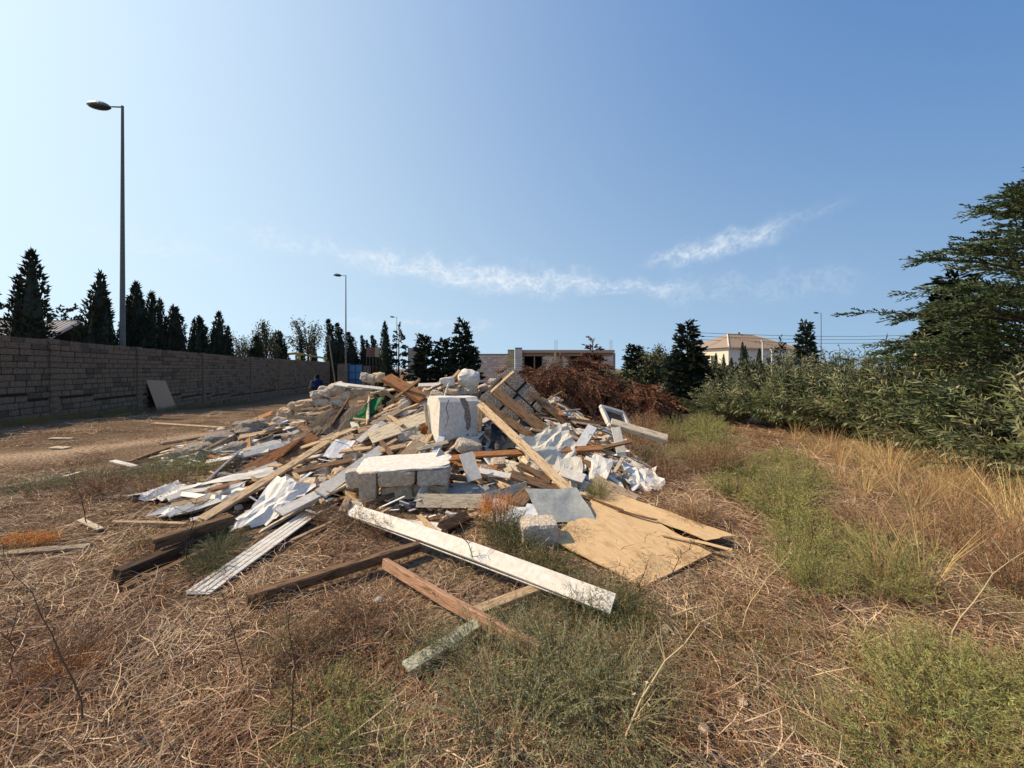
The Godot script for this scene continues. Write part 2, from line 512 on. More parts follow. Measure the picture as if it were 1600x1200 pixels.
func fine_branch(mb: MB, wood: MB, base: Vector3, dir: Vector3, ln: float, droop: float, twig: float, sp: float, col: Color, dens := 1.0, wide := 0.15) -> void:
	var pts := []
	for i in 6:
		var s := i / 5.0
		pts.append(base + dir * ln * s + Vector3.UP * (sin(s * PI * 0.5) * ln * 0.10 - s * s * ln * droop))
	wood.tube(pts, maxf(0.008, ln * 0.014), 0.004, 4, Color(0.09, 0.065, 0.05))
	var flat := dir.cross(Vector3.UP).normalized()
	var count := int(ln / twig * 4.2 * dens)
	for i in count:
		var s := pow(rng.randf(), 0.75) * 0.9 + 0.1
		var k := mini(int(s * 5.0), 4)
		var p: Vector3 = pts[k].lerp(pts[k + 1], s * 5.0 - k)
		var fw: Vector3 = (pts[k + 1] - pts[k]).normalized()
		var sg := -1.0 if rng.randf() < 0.5 else 1.0
		var td := (fw * 0.75 + flat * sg * rng.randf_range(0.2, 0.9) + Vector3.UP * rng.randf_range(-0.25, 0.4)).normalized()
		var tl := twig * rng.randf_range(0.5, 1.1) * (1.15 - 0.6 * s)
		var c := vary(col, 0.3)
		var m := int(tl / sp * 3.2) + 2
		for j in m:
			var u := (j + rng.randf()) / m
			var q := p + td * tl * u - Vector3.UP * u * u * tl * 0.12
			sprig(mb, q, (td + rdir() * 0.55).normalized(), sp * rng.randf_range(0.7, 1.2), sp * wide, c)

func conifer(h: float, rfun: Callable, sd: int, col: Color, tiers: int, per: int, twig: float, sp: float, droop := 0.12, rise := 0.25, dens := 1.0, wide := 0.2) -> Array:
	rng.seed = sd
	var tr := MB.new()
	var mb := MB.new()
	tr.tube([Vector3(0, -0.3, 0), Vector3(0.03, h * 0.5, 0.02), Vector3(0, h, 0)], h * 0.018 + 0.01, 0.008, 7, Color(0.08, 0.06, 0.045))
	for i in tiers:
		var t := (i + 0.5) / tiers
		for k in per:
			var tt := t + rng.randf_range(-0.5, 0.5) / tiers
			var a := TAU * (k + rng.randf()) / per
			var ln: float = rfun.call(tt) * rng.randf_range(0.65, 1.12)
			if ln < 0.05: continue
			fine_branch(mb, tr, Vector3(0, tt * h, 0), (Vector3(cos(a), rise + 0.5 * tt * tt, -sin(a)) + rdir() * 0.15).normalized(), ln, droop, twig, sp, col, dens, wide)
	for i in 10:
		sprig(mb, Vector3(0, h * rng.randf_range(0.9, 1.0), 0), (Vector3.UP * 1.5 + rdir()).normalized(), sp * 1.4, sp * 0.13, vary(col, 0.3))
	return [tr.mesh(), mb.mesh()]

func broadleaf(h: float, r: float, sd: int, col: Color, n: int, ls: float) -> Array:
	rng.seed = sd
	var tr := MB.new()
	var mb := MB.new()
	tr.tube([Vector3(0, -0.3, 0), Vector3(0.05, h * 0.45, 0), Vector3(0, h * 0.62, 0)], h * 0.022, h * 0.012, 7, Color(0.10, 0.08, 0.06))
	for i in 16:
		var a := rng.randf() * TAU
		var lift := rng.randf_range(0.35, 1.0)
		var tip := Vector3(cos(a) * r * (1.15 - 0.6 * lift), h * (0.38 + 0.6 * lift), -sin(a) * r * (1.15 - 0.6 * lift)) * Vector3(rng.randf_range(0.6, 1.1), 1, rng.randf_range(0.6, 1.1))
		var st := Vector3(0, h * rng.randf_range(0.3, 0.6), 0)
		tr.tube([st, st.lerp(tip, 0.5) + Vector3.UP * h * 0.03, tip], h * 0.009, 0.01, 5, Color(0.10, 0.08, 0.06))
		for j in n / 16:
			var cl := st.lerp(tip, rng.randf_range(0.45, 1.0)) + rdir() * r * 0.30 * rng.randf()
			mb.leaf(cl, rdir(), rdir(), ls * rng.randf_range(0.7, 1.3), ls * 0.28, vary(col, 0.4))
	return [tr.mesh(), mb.mesh()]

func oleander(h: float, r: float, sd: int, stems: int) -> Array:
	rng.seed = sd
	var tr := MB.new()
	var mb := MB.new()
	for i in stems:
		var a := rng.randf() * TAU
		var up := rng.randf()
		var reach := r * (1.05 - 0.75 * up * up) * rng.randf_range(0.55, 1.08)
		var tip := Vector3(cos(a) * reach, h * (0.18 + 0.82 * up) * rng.randf_range(0.88, 1.06), -sin(a) * reach)
		var b := Vector3(cos(a) * r * 0.25 * rng.randf(), 0, -sin(a) * r * 0.25 * rng.randf())
		var mid := b.lerp(tip, 0.5) + Vector3.UP * h * 0.10
		tr.tube([b, mid, tip], 0.012, 0.004, 4, Color(0.14, 0.115, 0.08))
		var fw := (tip - mid).normalized()
		var base := [Color(0.09, 0.110, 0.045), Color(0.13, 0.148, 0.066), Color(0.22, 0.222, 0.118)][rng.randi() % 3] as Color
		for j in 16:
			var s := 0.25 + 0.75 * (j + rng.randf()) / 16.0
			var p := (b.lerp(mid, s * 2.0) if s < 0.5 else mid.lerp(tip, s * 2.0 - 1.0))
			for k in 3:
				var q := TAU * k / 3.0 + j * 0.9 + rng.randf() * 0.6
				var s1 := fw.cross(Vector3(0.3, 0.1, 0.9)).normalized()
				var out := s1 * cos(q) + fw.cross(s1) * sin(q)
				var ld := (fw * rng.randf_range(0.35, 1.1) + out * 0.85 + Vector3.DOWN * rng.randf() * 0.25).normalized()
				mb.leaf(p, ld, ld.cross(out + Vector3(0.01, 0.2, 0)).normalized(), rng.randf_range(0.09, 0.17), 0.012, vary(base, 0.35))
	# a few dry leaves
	return [tr.mesh(), mb.mesh()]

func weed(r: float, h: float, sd: int, stems: int, leaflets: int, col: Color, tipcol: Color, fine: float) -> Array:
	# a bushy fine-leaved weed: [stems mesh, foliage mesh]
	rng.seed = sd
	var st := MB.new()
	var mb := MB.new()
	for i in stems:
		var a := rng.randf() * TAU
		var o := sqrt(rng.randf())
		var b := Vector3(cos(a), 0, -sin(a)) * r * 0.35 * rng.randf()
		var tip := Vector3(cos(a) * r * o, h * (1.0 - 0.55 * o * o) * rng.randf_range(0.6, 1.1), -sin(a) * r * o)
		var mid := b.lerp(tip, 0.5) + Vector3(0, h * 0.12, 0) + rdir() * 0.03
		var c := vary(col.lerp(tipcol, rng.randf() * 0.6), 0.3)
		var sd2 := (tip - b).cross(rdir()).normalized()
		st.ribbon([b, mid, tip], sd2, 0.0018, 0.0008, c.lerp(Color(0.2, 0.14, 0.08), 0.5))
		for j in leaflets:
			var s := 0.15 + 0.85 * (j + rng.randf()) / leaflets
			var p := b.lerp(mid, s * 2.0) if s < 0.5 else mid.lerp(tip, s * 2.0 - 1.0)
			var fw := (tip - b).normalized()
			var ld := (fw * 0.6 + rdir()).normalized()
			mb.leaf(p, ld, ld.cross(rdir()).normalized(), fine * rng.randf_range(0.6, 1.6), fine * 0.085, vary(c, 0.15))
	return [st.mesh(), mb.mesh()]

func straw_clump(n: int, r: float, lie: float, lmin: float, lmax: float, sd: int, wid: float) -> ArrayMesh:
	rng.seed = sd
	var mb := MB.new()
	for i in n:
		var a := rng.randf() * TAU
		var b := Vector3(cos(a), 0, sin(a)) * r * sqrt(rng.randf()) + Vector3.UP * rng.randf() * 0.035
		var q := rng.randf() * TAU
		var el := rng.randf() * rng.randf() * lie
		var ln := lerpf(lmin, lmax, pow(rng.randf(), 1.8))
		var dir := Vector3(cos(q) * cos(el), sin(el), sin(q) * cos(el))
		var side := Vector3(-sin(q), 0, cos(q))
		var curl := rng.randf_range(-0.6, 0.6)
		var p2 := b + dir * ln * 0.36 + side * curl * ln * 0.10
		var p3 := p2 + (dir + side * curl - Vector3.UP * sin(el) * 0.5).normalized() * ln * 0.34
		var p4 := p3 + (dir + side * curl * 2.2 - Vector3.UP * sin(el) * 1.2).normalized() * ln * 0.3
		p4.y = maxf(p4.y, 0.0)
		var g := rng.randf()
		var c := Color(0.36, 0.265, 0.185).lerp(Color(0.78, 0.67, 0.52), g * g)
		if rng.randf() < 0.32: c = Color(0.21, 0.125, 0.08)
		mb.ribbon([b, p2, p3, p4], (dir.cross(Vector3.UP + rdir() * 0.6)).normalized(), wid * rng.randf_range(0.6, 1.4), wid * 0.35, vary(c, 0.2))
	return mb.mesh()

func tree(called: String, ms: Array, at: Vector3, turn: float, label: String, category: String, group := "", sc := Vector3.ONE) -> Node3D:
	var t := thing(called, at, 0.0, label, category, group)
	t.transform = Transform3D(Basis(Vector3.UP, turn).scaled_local(sc), at)
	mi("trunk", ms[0], M.bark, t)
	mi("crown", ms[1], M.leaf, t)
	return t

func plants() -> void:
	var dk := Color(0.042, 0.052, 0.032)
	var cy := [cypress(5.0, 0.85, 0.0, 4600, 0.17, 101, dk), cypress(5.0, 0.95, 0.25, 4600, 0.18, 102, Color(0.046, 0.055, 0.033)), cypress(5.0, 0.8, -0.5, 4200, 0.18, 103, Color(0.038, 0.046, 0.03)), cypress(5.0, 1.15, 0.0, 5200, 0.19, 104, Color(0.044, 0.056, 0.034))]
	var GC := "cypresses behind the block wall"
	# x in the plot, distance, top above eye ground, half width, variant, label
	var rows := [
		[-17.78, 14.22, 5.87, 0.71, 0, "tallest dark cypress, with a bushy skirt, between two pieces of tiled roof"],
		[-18.68, 17.11, 5.88, 0.77, 1, "broad dark cypress beside the tiled roof, next to the tall lamp post"],
		[-19.03, 18.21, 5.30, 0.49, 2, "slim dark cypress tucked against the tall lamp post"],
		[-20.12, 20.57, 6.13, 0.89, 3, "dense dark cypress beyond the tall lamp post"],
		[-20.06, 21.38, 5.77, 0.68, 0, "dark cypress behind the block wall"],
		[-20.60, 23.02, 5.32, 0.65, 1, "dark cypress behind the block wall"],
		[-21.21, 24.86, 5.54, 0.62, 2, "dark cypress behind the block wall"],
		[-21.87, 26.83, 5.18, 0.72, 0, "dark cypress behind the block wall"],
		[-23.04, 30.19, 5.98, 1.01, 3, "dark cypress behind the block wall"],
		[-24.08, 36.12, 4.61, 1.02, 3, "low dark cypress before the pale broadleaf trees"],
		[-25.02, 41.35, 5.53, 1.24, 3, "low dark cypress before the pale broadleaf trees"],
		[-25.88, 47.05, 5.21, 0.78, 0, "low dark cypress before the pale broadleaf trees"],
		[-26.88, 52.36, 5.26, 0.70, 1, "low dark cypress before the pale broadleaf trees"],
		[-28.83, 62.68, 9.64, 1.36, 2, "wind bent dark cypress around the second lamp post"],
		[-29.96, 68.61, 9.72, 1.49, 2, "wind bent dark cypress around the second lamp post"],
		[-30.74, 75.60, 8.78, 1.76, 2, "wind bent dark cypress around the second lamp post"],
		[-28.73, 75.60, 8.15, 1.01, 2, "far cypress behind the rusty panel"],
		[-27.85, 75.60, 7.27, 0.88, 2, "far cypress behind the rusty panel"],
		[-26.46, 75.60, 8.15, 1.26, 2, "far cypress behind the rusty panel"],
		[-19.93, 18.69, 5.62, 0.47, 3, "dark cypress filling the row behind the block wall"],
		[-20.32, 20.05, 5.18, 0.53, 1, "dark cypress filling the row behind the block wall"],
		[-20.82, 21.76, 6.13, 0.54, 2, "dark cypress filling the row behind the block wall"],
		[-21.24, 23.17, 5.73, 0.58, 0, "dark cypress filling the row behind the block wall"],
		[-21.78, 24.94, 5.13, 0.54, 3, "dark cypress filling the row behind the block wall"],
		[-22.37, 26.85, 5.05, 0.54, 1, "dark cypress filling the row behind the block wall"],
		[-23.38, 29.60, 5.40, 0.69, 2, "dark cypress filling the row behind the block wall"],
		[-23.62, 31.93, 5.06, 0.59, 0, "dark cypress filling the row behind the block wall"],
		[-7.95, 24.0, 4.45, 0.55, 0, "narrow upright cypress behind the ridge of the heap"],
	]
	var k := 0
	for q in rows:
		var m: Array = cy[q[4]]
		var gy := ground_y(q[0], q[1])
		var base: float = [0.85, 0.95, 0.8, 1.15][q[4]]
		tree("cypress_tree", m, P(q[0], gy, q[1]), (0.0 if q[4] == 2 else k * 1.3), q[5], "tree", GC if k < rows.size() - 1 else "", Vector3(1.4 * q[3] / base, (q[2] - gy) / 5.0, 1.4 * q[3] / base))
		k += 1
	tree("cypress_shrub", cy[3], P(-18.9, -0.2, 15.0), 0.7, "bushy dark shrub at the foot of the tallest cypress", "shrub", "", Vector3(0.85, 0.74, 0.85))
	# sparse pines behind the roof and at the frame edge
	var pine := conifer(5.0, func(t: float) -> float: return 1.5 * smoothstep(0.25, 0.7, t) * pow(1.05 - t, 0.35), 210, Color(0.034, 0.044, 0.026), 12, 5, 0.5, 0.22, 0.05, 0.3, 0.7)
	tree("pine_tree", pine, P(-47.7, -1.1, 41.0), 0.4, "sparse flat topped pine behind the tiled roof", "tree", "", Vector3(1.8, 1.75, 1.8))
	tree("pine_tree", pine, P(-56.5, -1.1, 41.0), 2.4, "sparse pine standing over the near end of tiled roof", "tree", "", Vector3(2.0, 2.05, 2.0))
	# broadleaf trees over the wall
	var bl := broadleaf(6.0, 2.0, 220, Color(0.10, 0.105, 0.05), 2600, 0.22)
	var bl2 := broadleaf(6.0, 2.0, 221, Color(0.12, 0.12, 0.062), 1900, 0.2)
	tree("broadleaf_tree", bl, P(-25.6, -1.1, 40.0), 0.0, "pale olive broadleaf tree with a thick crown over the block wall", "tree", "", Vector3(1.0, 1.28, 1.0))
	tree("broadleaf_tree", bl2, P(-26.5, -1.1, 49.8), 1.0, "airy pale broadleaf tree standing behind the yellow pipe", "tree", "", Vector3(1.35, 1.6, 1.35))
	tree("broadleaf_tree", bl2, P(-28.8, -1.1, 41.0), 2.2, "small pale broadleaf tree at the end of the cypress row", "tree", "", Vector3(0.8, 1.1, 0.8))
	# conifers behind the heap
	var spr := [conifer(5.0, func(t: float) -> float: return 1.25 * pow(1.0 - t, 0.75), 231, Color(0.036, 0.05, 0.034), 19, 9, 0.42, 0.2, 0.12, 0.25, 1.5), conifer(5.0, func(t: float) -> float: return 1.05 * pow(1.0 - t, 0.55), 232, Color(0.040, 0.053, 0.032), 16, 8, 0.42, 0.2, 0.1, 0.35, 1.5), conifer(5.0, func(t: float) -> float: return 1.0 * pow(1.0 - t, 0.8), 233, Color(0.036, 0.046, 0.03), 13, 6, 0.4, 0.2, 0.2, 0.1, 1.1)]
	for q in [[-7.2, 24.5, 4.5, 1.0, 2, "sparse dark conifer with drooping tiers beside the narrow cypress"], [-5.6, 24.5, 3.7, 1.15, 1, "dark bushy conifer in the clump behind the heap"], [-4.5, 25.0, 3.5, 1.2, 1, "dark bushy conifer in the clump behind the heap"], [-3.2, 24.5, 4.75, 1.15, 0, "tall pointed conifer at the end of the clump behind the heap"], [-2.6, 25.5, 3.1, 0.9, 1, "low conifer at the foot of the tall pointed one"]]:
		tree("conifer_tree", spr[q[4]], P(q[0], -1.0, q[1]), q[0] * 2.0, q[5], "tree", "conifers behind the heap", Vector3(q[3], (q[2] + 1.0) / 5.0, q[3]))
	tree("conifer_tree", spr[1], P(5.6, -0.45, 17.5), 1.0, "rounded dark conifer behind the dead brush", "tree", "", Vector3(0.95, 0.62, 0.95))
	tree("conifer_tree", spr[0], P(5.95, -0.1, 13.0), 2.0, "pointed dark conifer with a thin leader beside the oleander bushes", "tree", "", Vector3(0.82, 0.66, 0.82))
	tree("conifer_tree", spr[1], P(6.8, -0.2, 14.0), 0.5, "smaller dark conifer hidden behind the pointed one", "tree", "", Vector3(0.7, 0.46, 0.7))
	tree("conifer_tree", spr[0], P(15.3, -0.6, 20.0), 4.0, "pointed conifer standing up behind the oleander bushes", "tree", "", Vector3(0.75, 0.94, 0.75))
	tree("conifer_tree", spr[2], P(11.55, -0.4, 16.5), 3.0, "thin crooked conifer before the cream house", "tree", "", Vector3(0.55, 0.68, 0.55))
	tree("broadleaf_tree", bl, P(6.3, -0.4, 17.0), 2.0, "round olive green tree behind the pointed dark conifer", "tree", "", Vector3(0.45, 0.52, 0.45))
	var sh := broadleaf(3.0, 1.5, 222, Color(0.085, 0.095, 0.048), 5200, 0.17)
	var k3 := 0
	for q in [[5.2, 17.0, 0.62, 0.9, "dull green bushy tree between dead brush and pointed conifer"], [6.9, 18.5, 0.85, 1.0, "olive bushy tree just behind the pointed dark conifer"], [8.6, 17.0, 0.75, 0.85, "dull green bushy tree between pointed conifer and oleander bushes"], [9.6, 15.5, 0.7, 0.8, "low bushy tree at the back of the oleander hedge"], [12.9, 16.5, 0.7, 0.95, "bushy tree behind the hedge near the thin crooked conifer"], [3.9, 17.5, 0.6, 0.8, "low dull green bush behind the dead brush"]]:
		tree("bushy_tree", sh, P(q[0], -0.4, q[1]), k3 * 1.4, q[4], "tree", "", Vector3(q[3], q[2] * 1.15, q[3]))
		k3 += 1
	var k2 := 0
	for q in [[23.9, 45.0, 3.4, 0.7], [24.8, 45.0, 3.3, 0.6], [27.0, 45.0, 4.7, 0.75], [27.8, 45.5, 4.3, 0.75], [29.0, 45.0, 3.9, 0.9], [25.8, 45.5, 2.9, 0.8]]:
		tree("cypress_tree", cy[k2 % 2], P(q[0], -1.1, q[1]), k2 * 1.1, "small dark cypress in front of the cream house", "tree", "cypresses in front of the cream house", Vector3(q[3], (q[2] + 1.1) / 5.0, q[3]))
		k2 += 1
	# the large conifer at the edge of the plot
	var big := conifer(4.55, func(t: float) -> float: return lerpf(2.1, 2.4, smoothstep(0.0, 0.3, t)) if t < 0.42 else lerpf(2.4, 1.6, (t - 0.42) / 0.08) if t < 0.50 else lerpf(1.6, 1.85, (t - 0.50) / 0.12) if t < 0.62 else lerpf(1.85, 1.45, (t - 0.62) / 0.13) if t < 0.75 else lerpf(1.25, 0.1, (t - 0.75) / 0.25), 240, Color(0.105, 0.138, 0.066), 20, 12, 0.5, 0.075, 0.20, 0.26, 2.3, 0.13)
	tree("conifer_tree", big, P(8.05, 0, 5.5), 0.9, "large feathery conifer with layered sprays overhanging the oleander bushes", "tree")
	tree("conifer_tree", spr[0], P(8.3, 0, 7.2), 0.3, "young conifer tip rising behind the large feathery conifer", "tree", "", Vector3(0.8, 0.68, 0.8))
	# oleander bushes
	var ol := [oleander(1.9, 1.4, 301, 190), oleander(1.9, 1.4, 302, 190), oleander(1.9, 1.4, 303, 190)]
	var OL := ["oleander bush at the end of the hedge beside the pointed dark conifer", "second oleander bush from the pointed dark conifer", "third oleander bush from the pointed dark conifer, with pale stems", "oleander bush between the third one and the large feathery conifer", "oleander bush under the outer sprays of the large feathery conifer", "low oleander bush in golden grass at the foot of the large conifer", "oleander bush behind the second one of the hedge", "tall oleander bush behind the third one of the hedge", "oleander bush behind the trunk of the large feathery conifer", "oleander bush close beside the trunk of the large feathery conifer", "oleander bush farthest from the track, behind the hedge row"]
	var i := 0
	for q in [[6.4, 11.4, 1.0, 0.78], [7.3, 10.2, 1.1, 1.08], [8.0, 8.7, 1.25, 1.0], [7.9, 7.3, 1.05, 1.2], [7.4, 5.9, 1.15, 1.05], [6.8, 4.7, 1.0, 0.92], [9.3, 10.6, 1.15, 1.15], [9.9, 8.6, 1.1, 1.05], [10.6, 7.0, 1.1, 1.0], [9.6, 6.0, 1.1, 1.0], [11.6, 9.6, 1.1, 1.0]]:
		var t := thing("oleander_bush", P(q[0], 0, q[1]), i * 1.7, OL[i], "bush", "oleander bushes along the plot")
		t.scale = Vector3(q[2], q[3], q[2])
		mi("stems", ol[i % 3][0], M.bark, t)
		mi("crown", ol[i % 3][1], M.gloss, t)
		i += 1
	brush()
	undergrowth()

func brush() -> void:
	# heaps of cut, dried-out conifer branches
	var spots := [[1.5, 11.9, 1.95, 1.4, 2.1, 240, "large heap of dead reddish brown conifer branches"], [3.5, 11.7, 1.5, 1.1, 1.4, 120, "low heap of dead brown branches beside the pointed conifer"]]
	var s := 0
	for q in spots:
		rng.seed = 400 + s
		var wood := MB.new()
		var mb := MB.new()
		for i in q[5]:
			var a := rng.randf() * TAU
			var o := sqrt(rng.randf())
			var top: float = q[4] * sqrt(maxf(0.02, 1.0 - o * o)) * rng.randf_range(0.55, 1.0)
			var p := Vector3(cos(a) * q[2] * o, top, -sin(a) * q[3] * o)
			var dir := (Vector3(cos(a) * 0.8, rng.randf_range(-0.7, 0.25), -sin(a) * 0.8) + rdir() * 0.6).normalized()
			var c := Color(0.21, 0.092, 0.056).lerp(Color(0.32, 0.165, 0.095), rng.randf())
			fine_branch(mb, wood, p - dir * 0.3, dir, rng.randf_range(0.5, 1.1), 0.45, 0.40, 0.075, c, 2.3, 0.15)
		var t := thing("dead_brush_heap", P(q[0], -0.05, q[1]), 0.0, q[6], "brush heap")
		mi("branches", wood.mesh(), M.bark, t)
		mi("dead_foliage", mb.mesh(), M.leaf, t)
		s += 1
	var top := conifer(2.9, func(t: float) -> float: return 0.75 * pow(1.0 - t, 0.6), 410, Color(0.19, 0.07, 0.045), 12, 6, 0.3, 0.11, 0.2, 0.3)
	tree("dead_conifer", top, P(2.6, -0.1, 12.4), 0.4, "dead red brown conifer standing out of the brush heap", "tree", "", Vector3(1, 0.92, 1))

func bare(x: float, d: float) -> bool:
	return heap_y(x, d) > 0.10 or track(x, d) > 0.45 + rng.randf() * 0.4

func covered(x: float, d: float, gap: float) -> bool:
	var p := Vector2(x, d)
	for q in lying:
		if p.distance_to(Geometry2D.get_closest_point_to_segment(p, q[0], q[1])) < q[2] + gap: return true
	return false

const MARKS := [[-0.4, 2.2, "around the pale green post"], [0.4, 1.7, "beyond the end of the reddish batten"], [0.4, 2.6, "beside the long white window board"], [1.4, 3.4, "beside the plywood sheet"], [2.1, 1.8, "among pale arching stalks"], [2.4, 2.9, "in the litter past the plywood corner"], [3.6, 3.2, "in the golden grass"], [3.1, 4.4, "between the plywood sheet and hedge"], [3.9, 5.8, "before the large feathery conifer"], [2.2, 6.2, "below the cream box gutter"], [2.8, 8.6, "before the heaps of dead brush"], [4.6, 9.2, "at the far end of the hedge"], [-1.5, 3.9, "before the broken wall corner"], [-0.05, 3.6, "under the orange dodder"], [-1.0, 2.2, "around the dark dead stalks"], [-2.4, 3.3, "against the white cladding panel"], [-5.2, 5.6, "at the track edge by the heap"], [-6.6, 4.8, "between the track and orange dodder"]]
func near(x: float, d: float) -> String:
	var best := 99.0
	var s := ""
	for q in MARKS:
		var e := Vector2(x - q[0], d - q[1]).length()
		if e < best:
			best = e
			s = q[2]
	return s

func undergrowth() -> void:
	# matted straw over the whole plot
	var cl := [straw_clump(85, 0.20, 0.5, 0.05, 0.22, 501, 0.0020), straw_clump(70, 0.20, 0.8, 0.06, 0.30, 502, 0.0021), straw_clump(50, 0.15, 1.3, 0.07, 0.26, 503, 0.0018)]
	rng.seed = 510
	var xs := [[], [], []]
	var cs := [[], [], []]
	for band in [[0.8, 1.8, 700], [1.8, 3.0, 1050], [3.0, 6.0, 1900], [6.0, 10.0, 1150], [10.0, 16.0, 800]]:
		for i in band[2]:
			var d := sqrt(lerpf(band[0] * band[0], band[1] * band[1], rng.randf()))
			var x := rng.randf_range(-1.0, 1.0) * (d * 1.42 + 1.2)
			if x < -14.0 or x > 8.5 or bare(x, d): continue
			if d > 5.5 and x < -4.5 and rng.randf() < 0.8: continue
			if rng.randf() < 0.88 and covered(x, d, 0.17): continue
			var k: int = [0, 0, 1, 1, 2][rng.randi() % 5]
			var big := 1.0 + maxf(0.0, d - 2.0) * 0.08
			var warm := 0.5 + 0.5 * nz.get_noise_2d(x * 55.0 + 900.0, d * 55.0)
			var c := Color(0.90, 0.77, 0.67).lerp(Color(1.0, 0.88, 0.70), clampf(warm, 0.0, 1.0))
			var dry := nz.get_noise_2d(x * 90.0, d * 90.0 + 300.0)
			if dry > 0.18: c = c.lerp(Color(0.62, 0.42, 0.32), 0.7)
			c = shade(c, rng.randf_range(0.8, 1.05))
			xs[k].append(Transform3D(Basis(Vector3.UP, rng.randf() * TAU).scaled(Vector3(big, big * rng.randf_range(0.6, 1.4), big)), P(x, ground_y(x, d) - 0.005, d)))
			cs[k].append(c)
	many("dry_grass", cl[0], M.straw, xs[0], cs[0], "short matted straw covering the ground of the plot")
	many("dry_grass", cl[1], M.straw, xs[1], cs[1], "long loose straw lying over the matted straw")
	many("dry_grass", cl[2], M.straw, xs[2], cs[2], "brittle upright stubble between the matted straw")
	# golden standing grass along the hedge
	var tall := straw_clump(34, 0.10, 1.0, 0.3, 0.75, 520, 0.0022)
	rng.seed = 521
	var mb := MB.new()
	for i in 46:
		var a := rng.randf() * TAU
		var o := rng.randf_range(0.1, 0.75)
		var b := Vector3(cos(a), 0, sin(a)) * 0.07 * rng.randf()
		var ln := rng.randf_range(0.3, 0.72)
		var dir := Vector3(cos(a) * sin(o), cos(o), sin(a) * sin(o))
		var tip := b + dir * ln + Vector3(cos(a), -0.5, sin(a)) * ln * 0.2 * o
		mb.ribbon([b, b + dir * ln * 0.55, tip], dir.cross(rdir()).normalized(), 0.0024, 0.0009, vary(Color(0.66, 0.47, 0.27), 0.38))
	tall = mb.mesh()
	var tx := []
	var tc := []
	for i in 1300:
		var d := rng.randf_range(2.4, 10.5)
		var x := rng.randf_range(2.0, 6.9)
		if x < 0.62 * d + 0.9: continue
		var dens := clampf((x - 0.62 * d - 0.6) / 2.0, 0.05, 1.0) * (0.4 + 1.0 * nz.get_noise_2d(x * 60.0, d * 60.0 + 50.0))
		if rng.randf() > dens + 0.12 or heap_y(x, d) > 0.02: continue
		var s := rng.randf_range(0.5, 1.05)
		tx.append(Transform3D(Basis(Vector3.UP, rng.randf() * TAU).scaled(Vector3(s, s, s)), P(x, ground_y(x, d), d)))
		tc.append(shade([Color(1.0, 0.95, 0.88), Color(0.8, 0.66, 0.58), Color(0.9, 0.92, 0.7)][rng.randi() % 3], rng.randf_range(0.65, 1.1)))
	many("tall_dry_grass", tall, M.straw, tx, tc, "golden standing grass along the foot of the oleander bushes")
	# fine-leaved weeds
	var gg := Color(0.225, 0.225, 0.105)
	var lt := Color(0.36, 0.345, 0.20)
	var br := Color(0.27, 0.15, 0.085)
	var kinds := {
		"grey": [weed(0.42, 0.26, 601, 210, 38, gg, lt, 0.013), weed(0.42, 0.30, 602, 210, 38, gg, lt, 0.013)],
		"green": [weed(0.42, 0.30, 603, 200, 30, Color(0.235, 0.24, 0.075), Color(0.38, 0.365, 0.14), 0.018), weed(0.42, 0.34, 604, 200, 30, Color(0.215, 0.225, 0.075), Color(0.36, 0.345, 0.14), 0.018)],
		"dark": [weed(0.40, 0.20, 605, 190, 30, Color(0.13, 0.135, 0.055), Color(0.22, 0.21, 0.10), 0.017)],
		"brown": [weed(0.42, 0.36, 606, 200, 24, br, Color(0.38, 0.24, 0.14), 0.018), weed(0.42, 0.32, 607, 200, 24, Color(0.30, 0.18, 0.10), Color(0.42, 0.28, 0.16), 0.018)],
	}
	var lab := {
		"grey": ["low grey green fine leaved weed", "grey green weeds"],
		"green": ["fresh green feathery weed", "fresh green weeds"],
		"dark": ["low dark green weed mat", "dark weed mats"],
		"brown": ["dried out brown bushy weed", "dried out brown weeds"],
	}
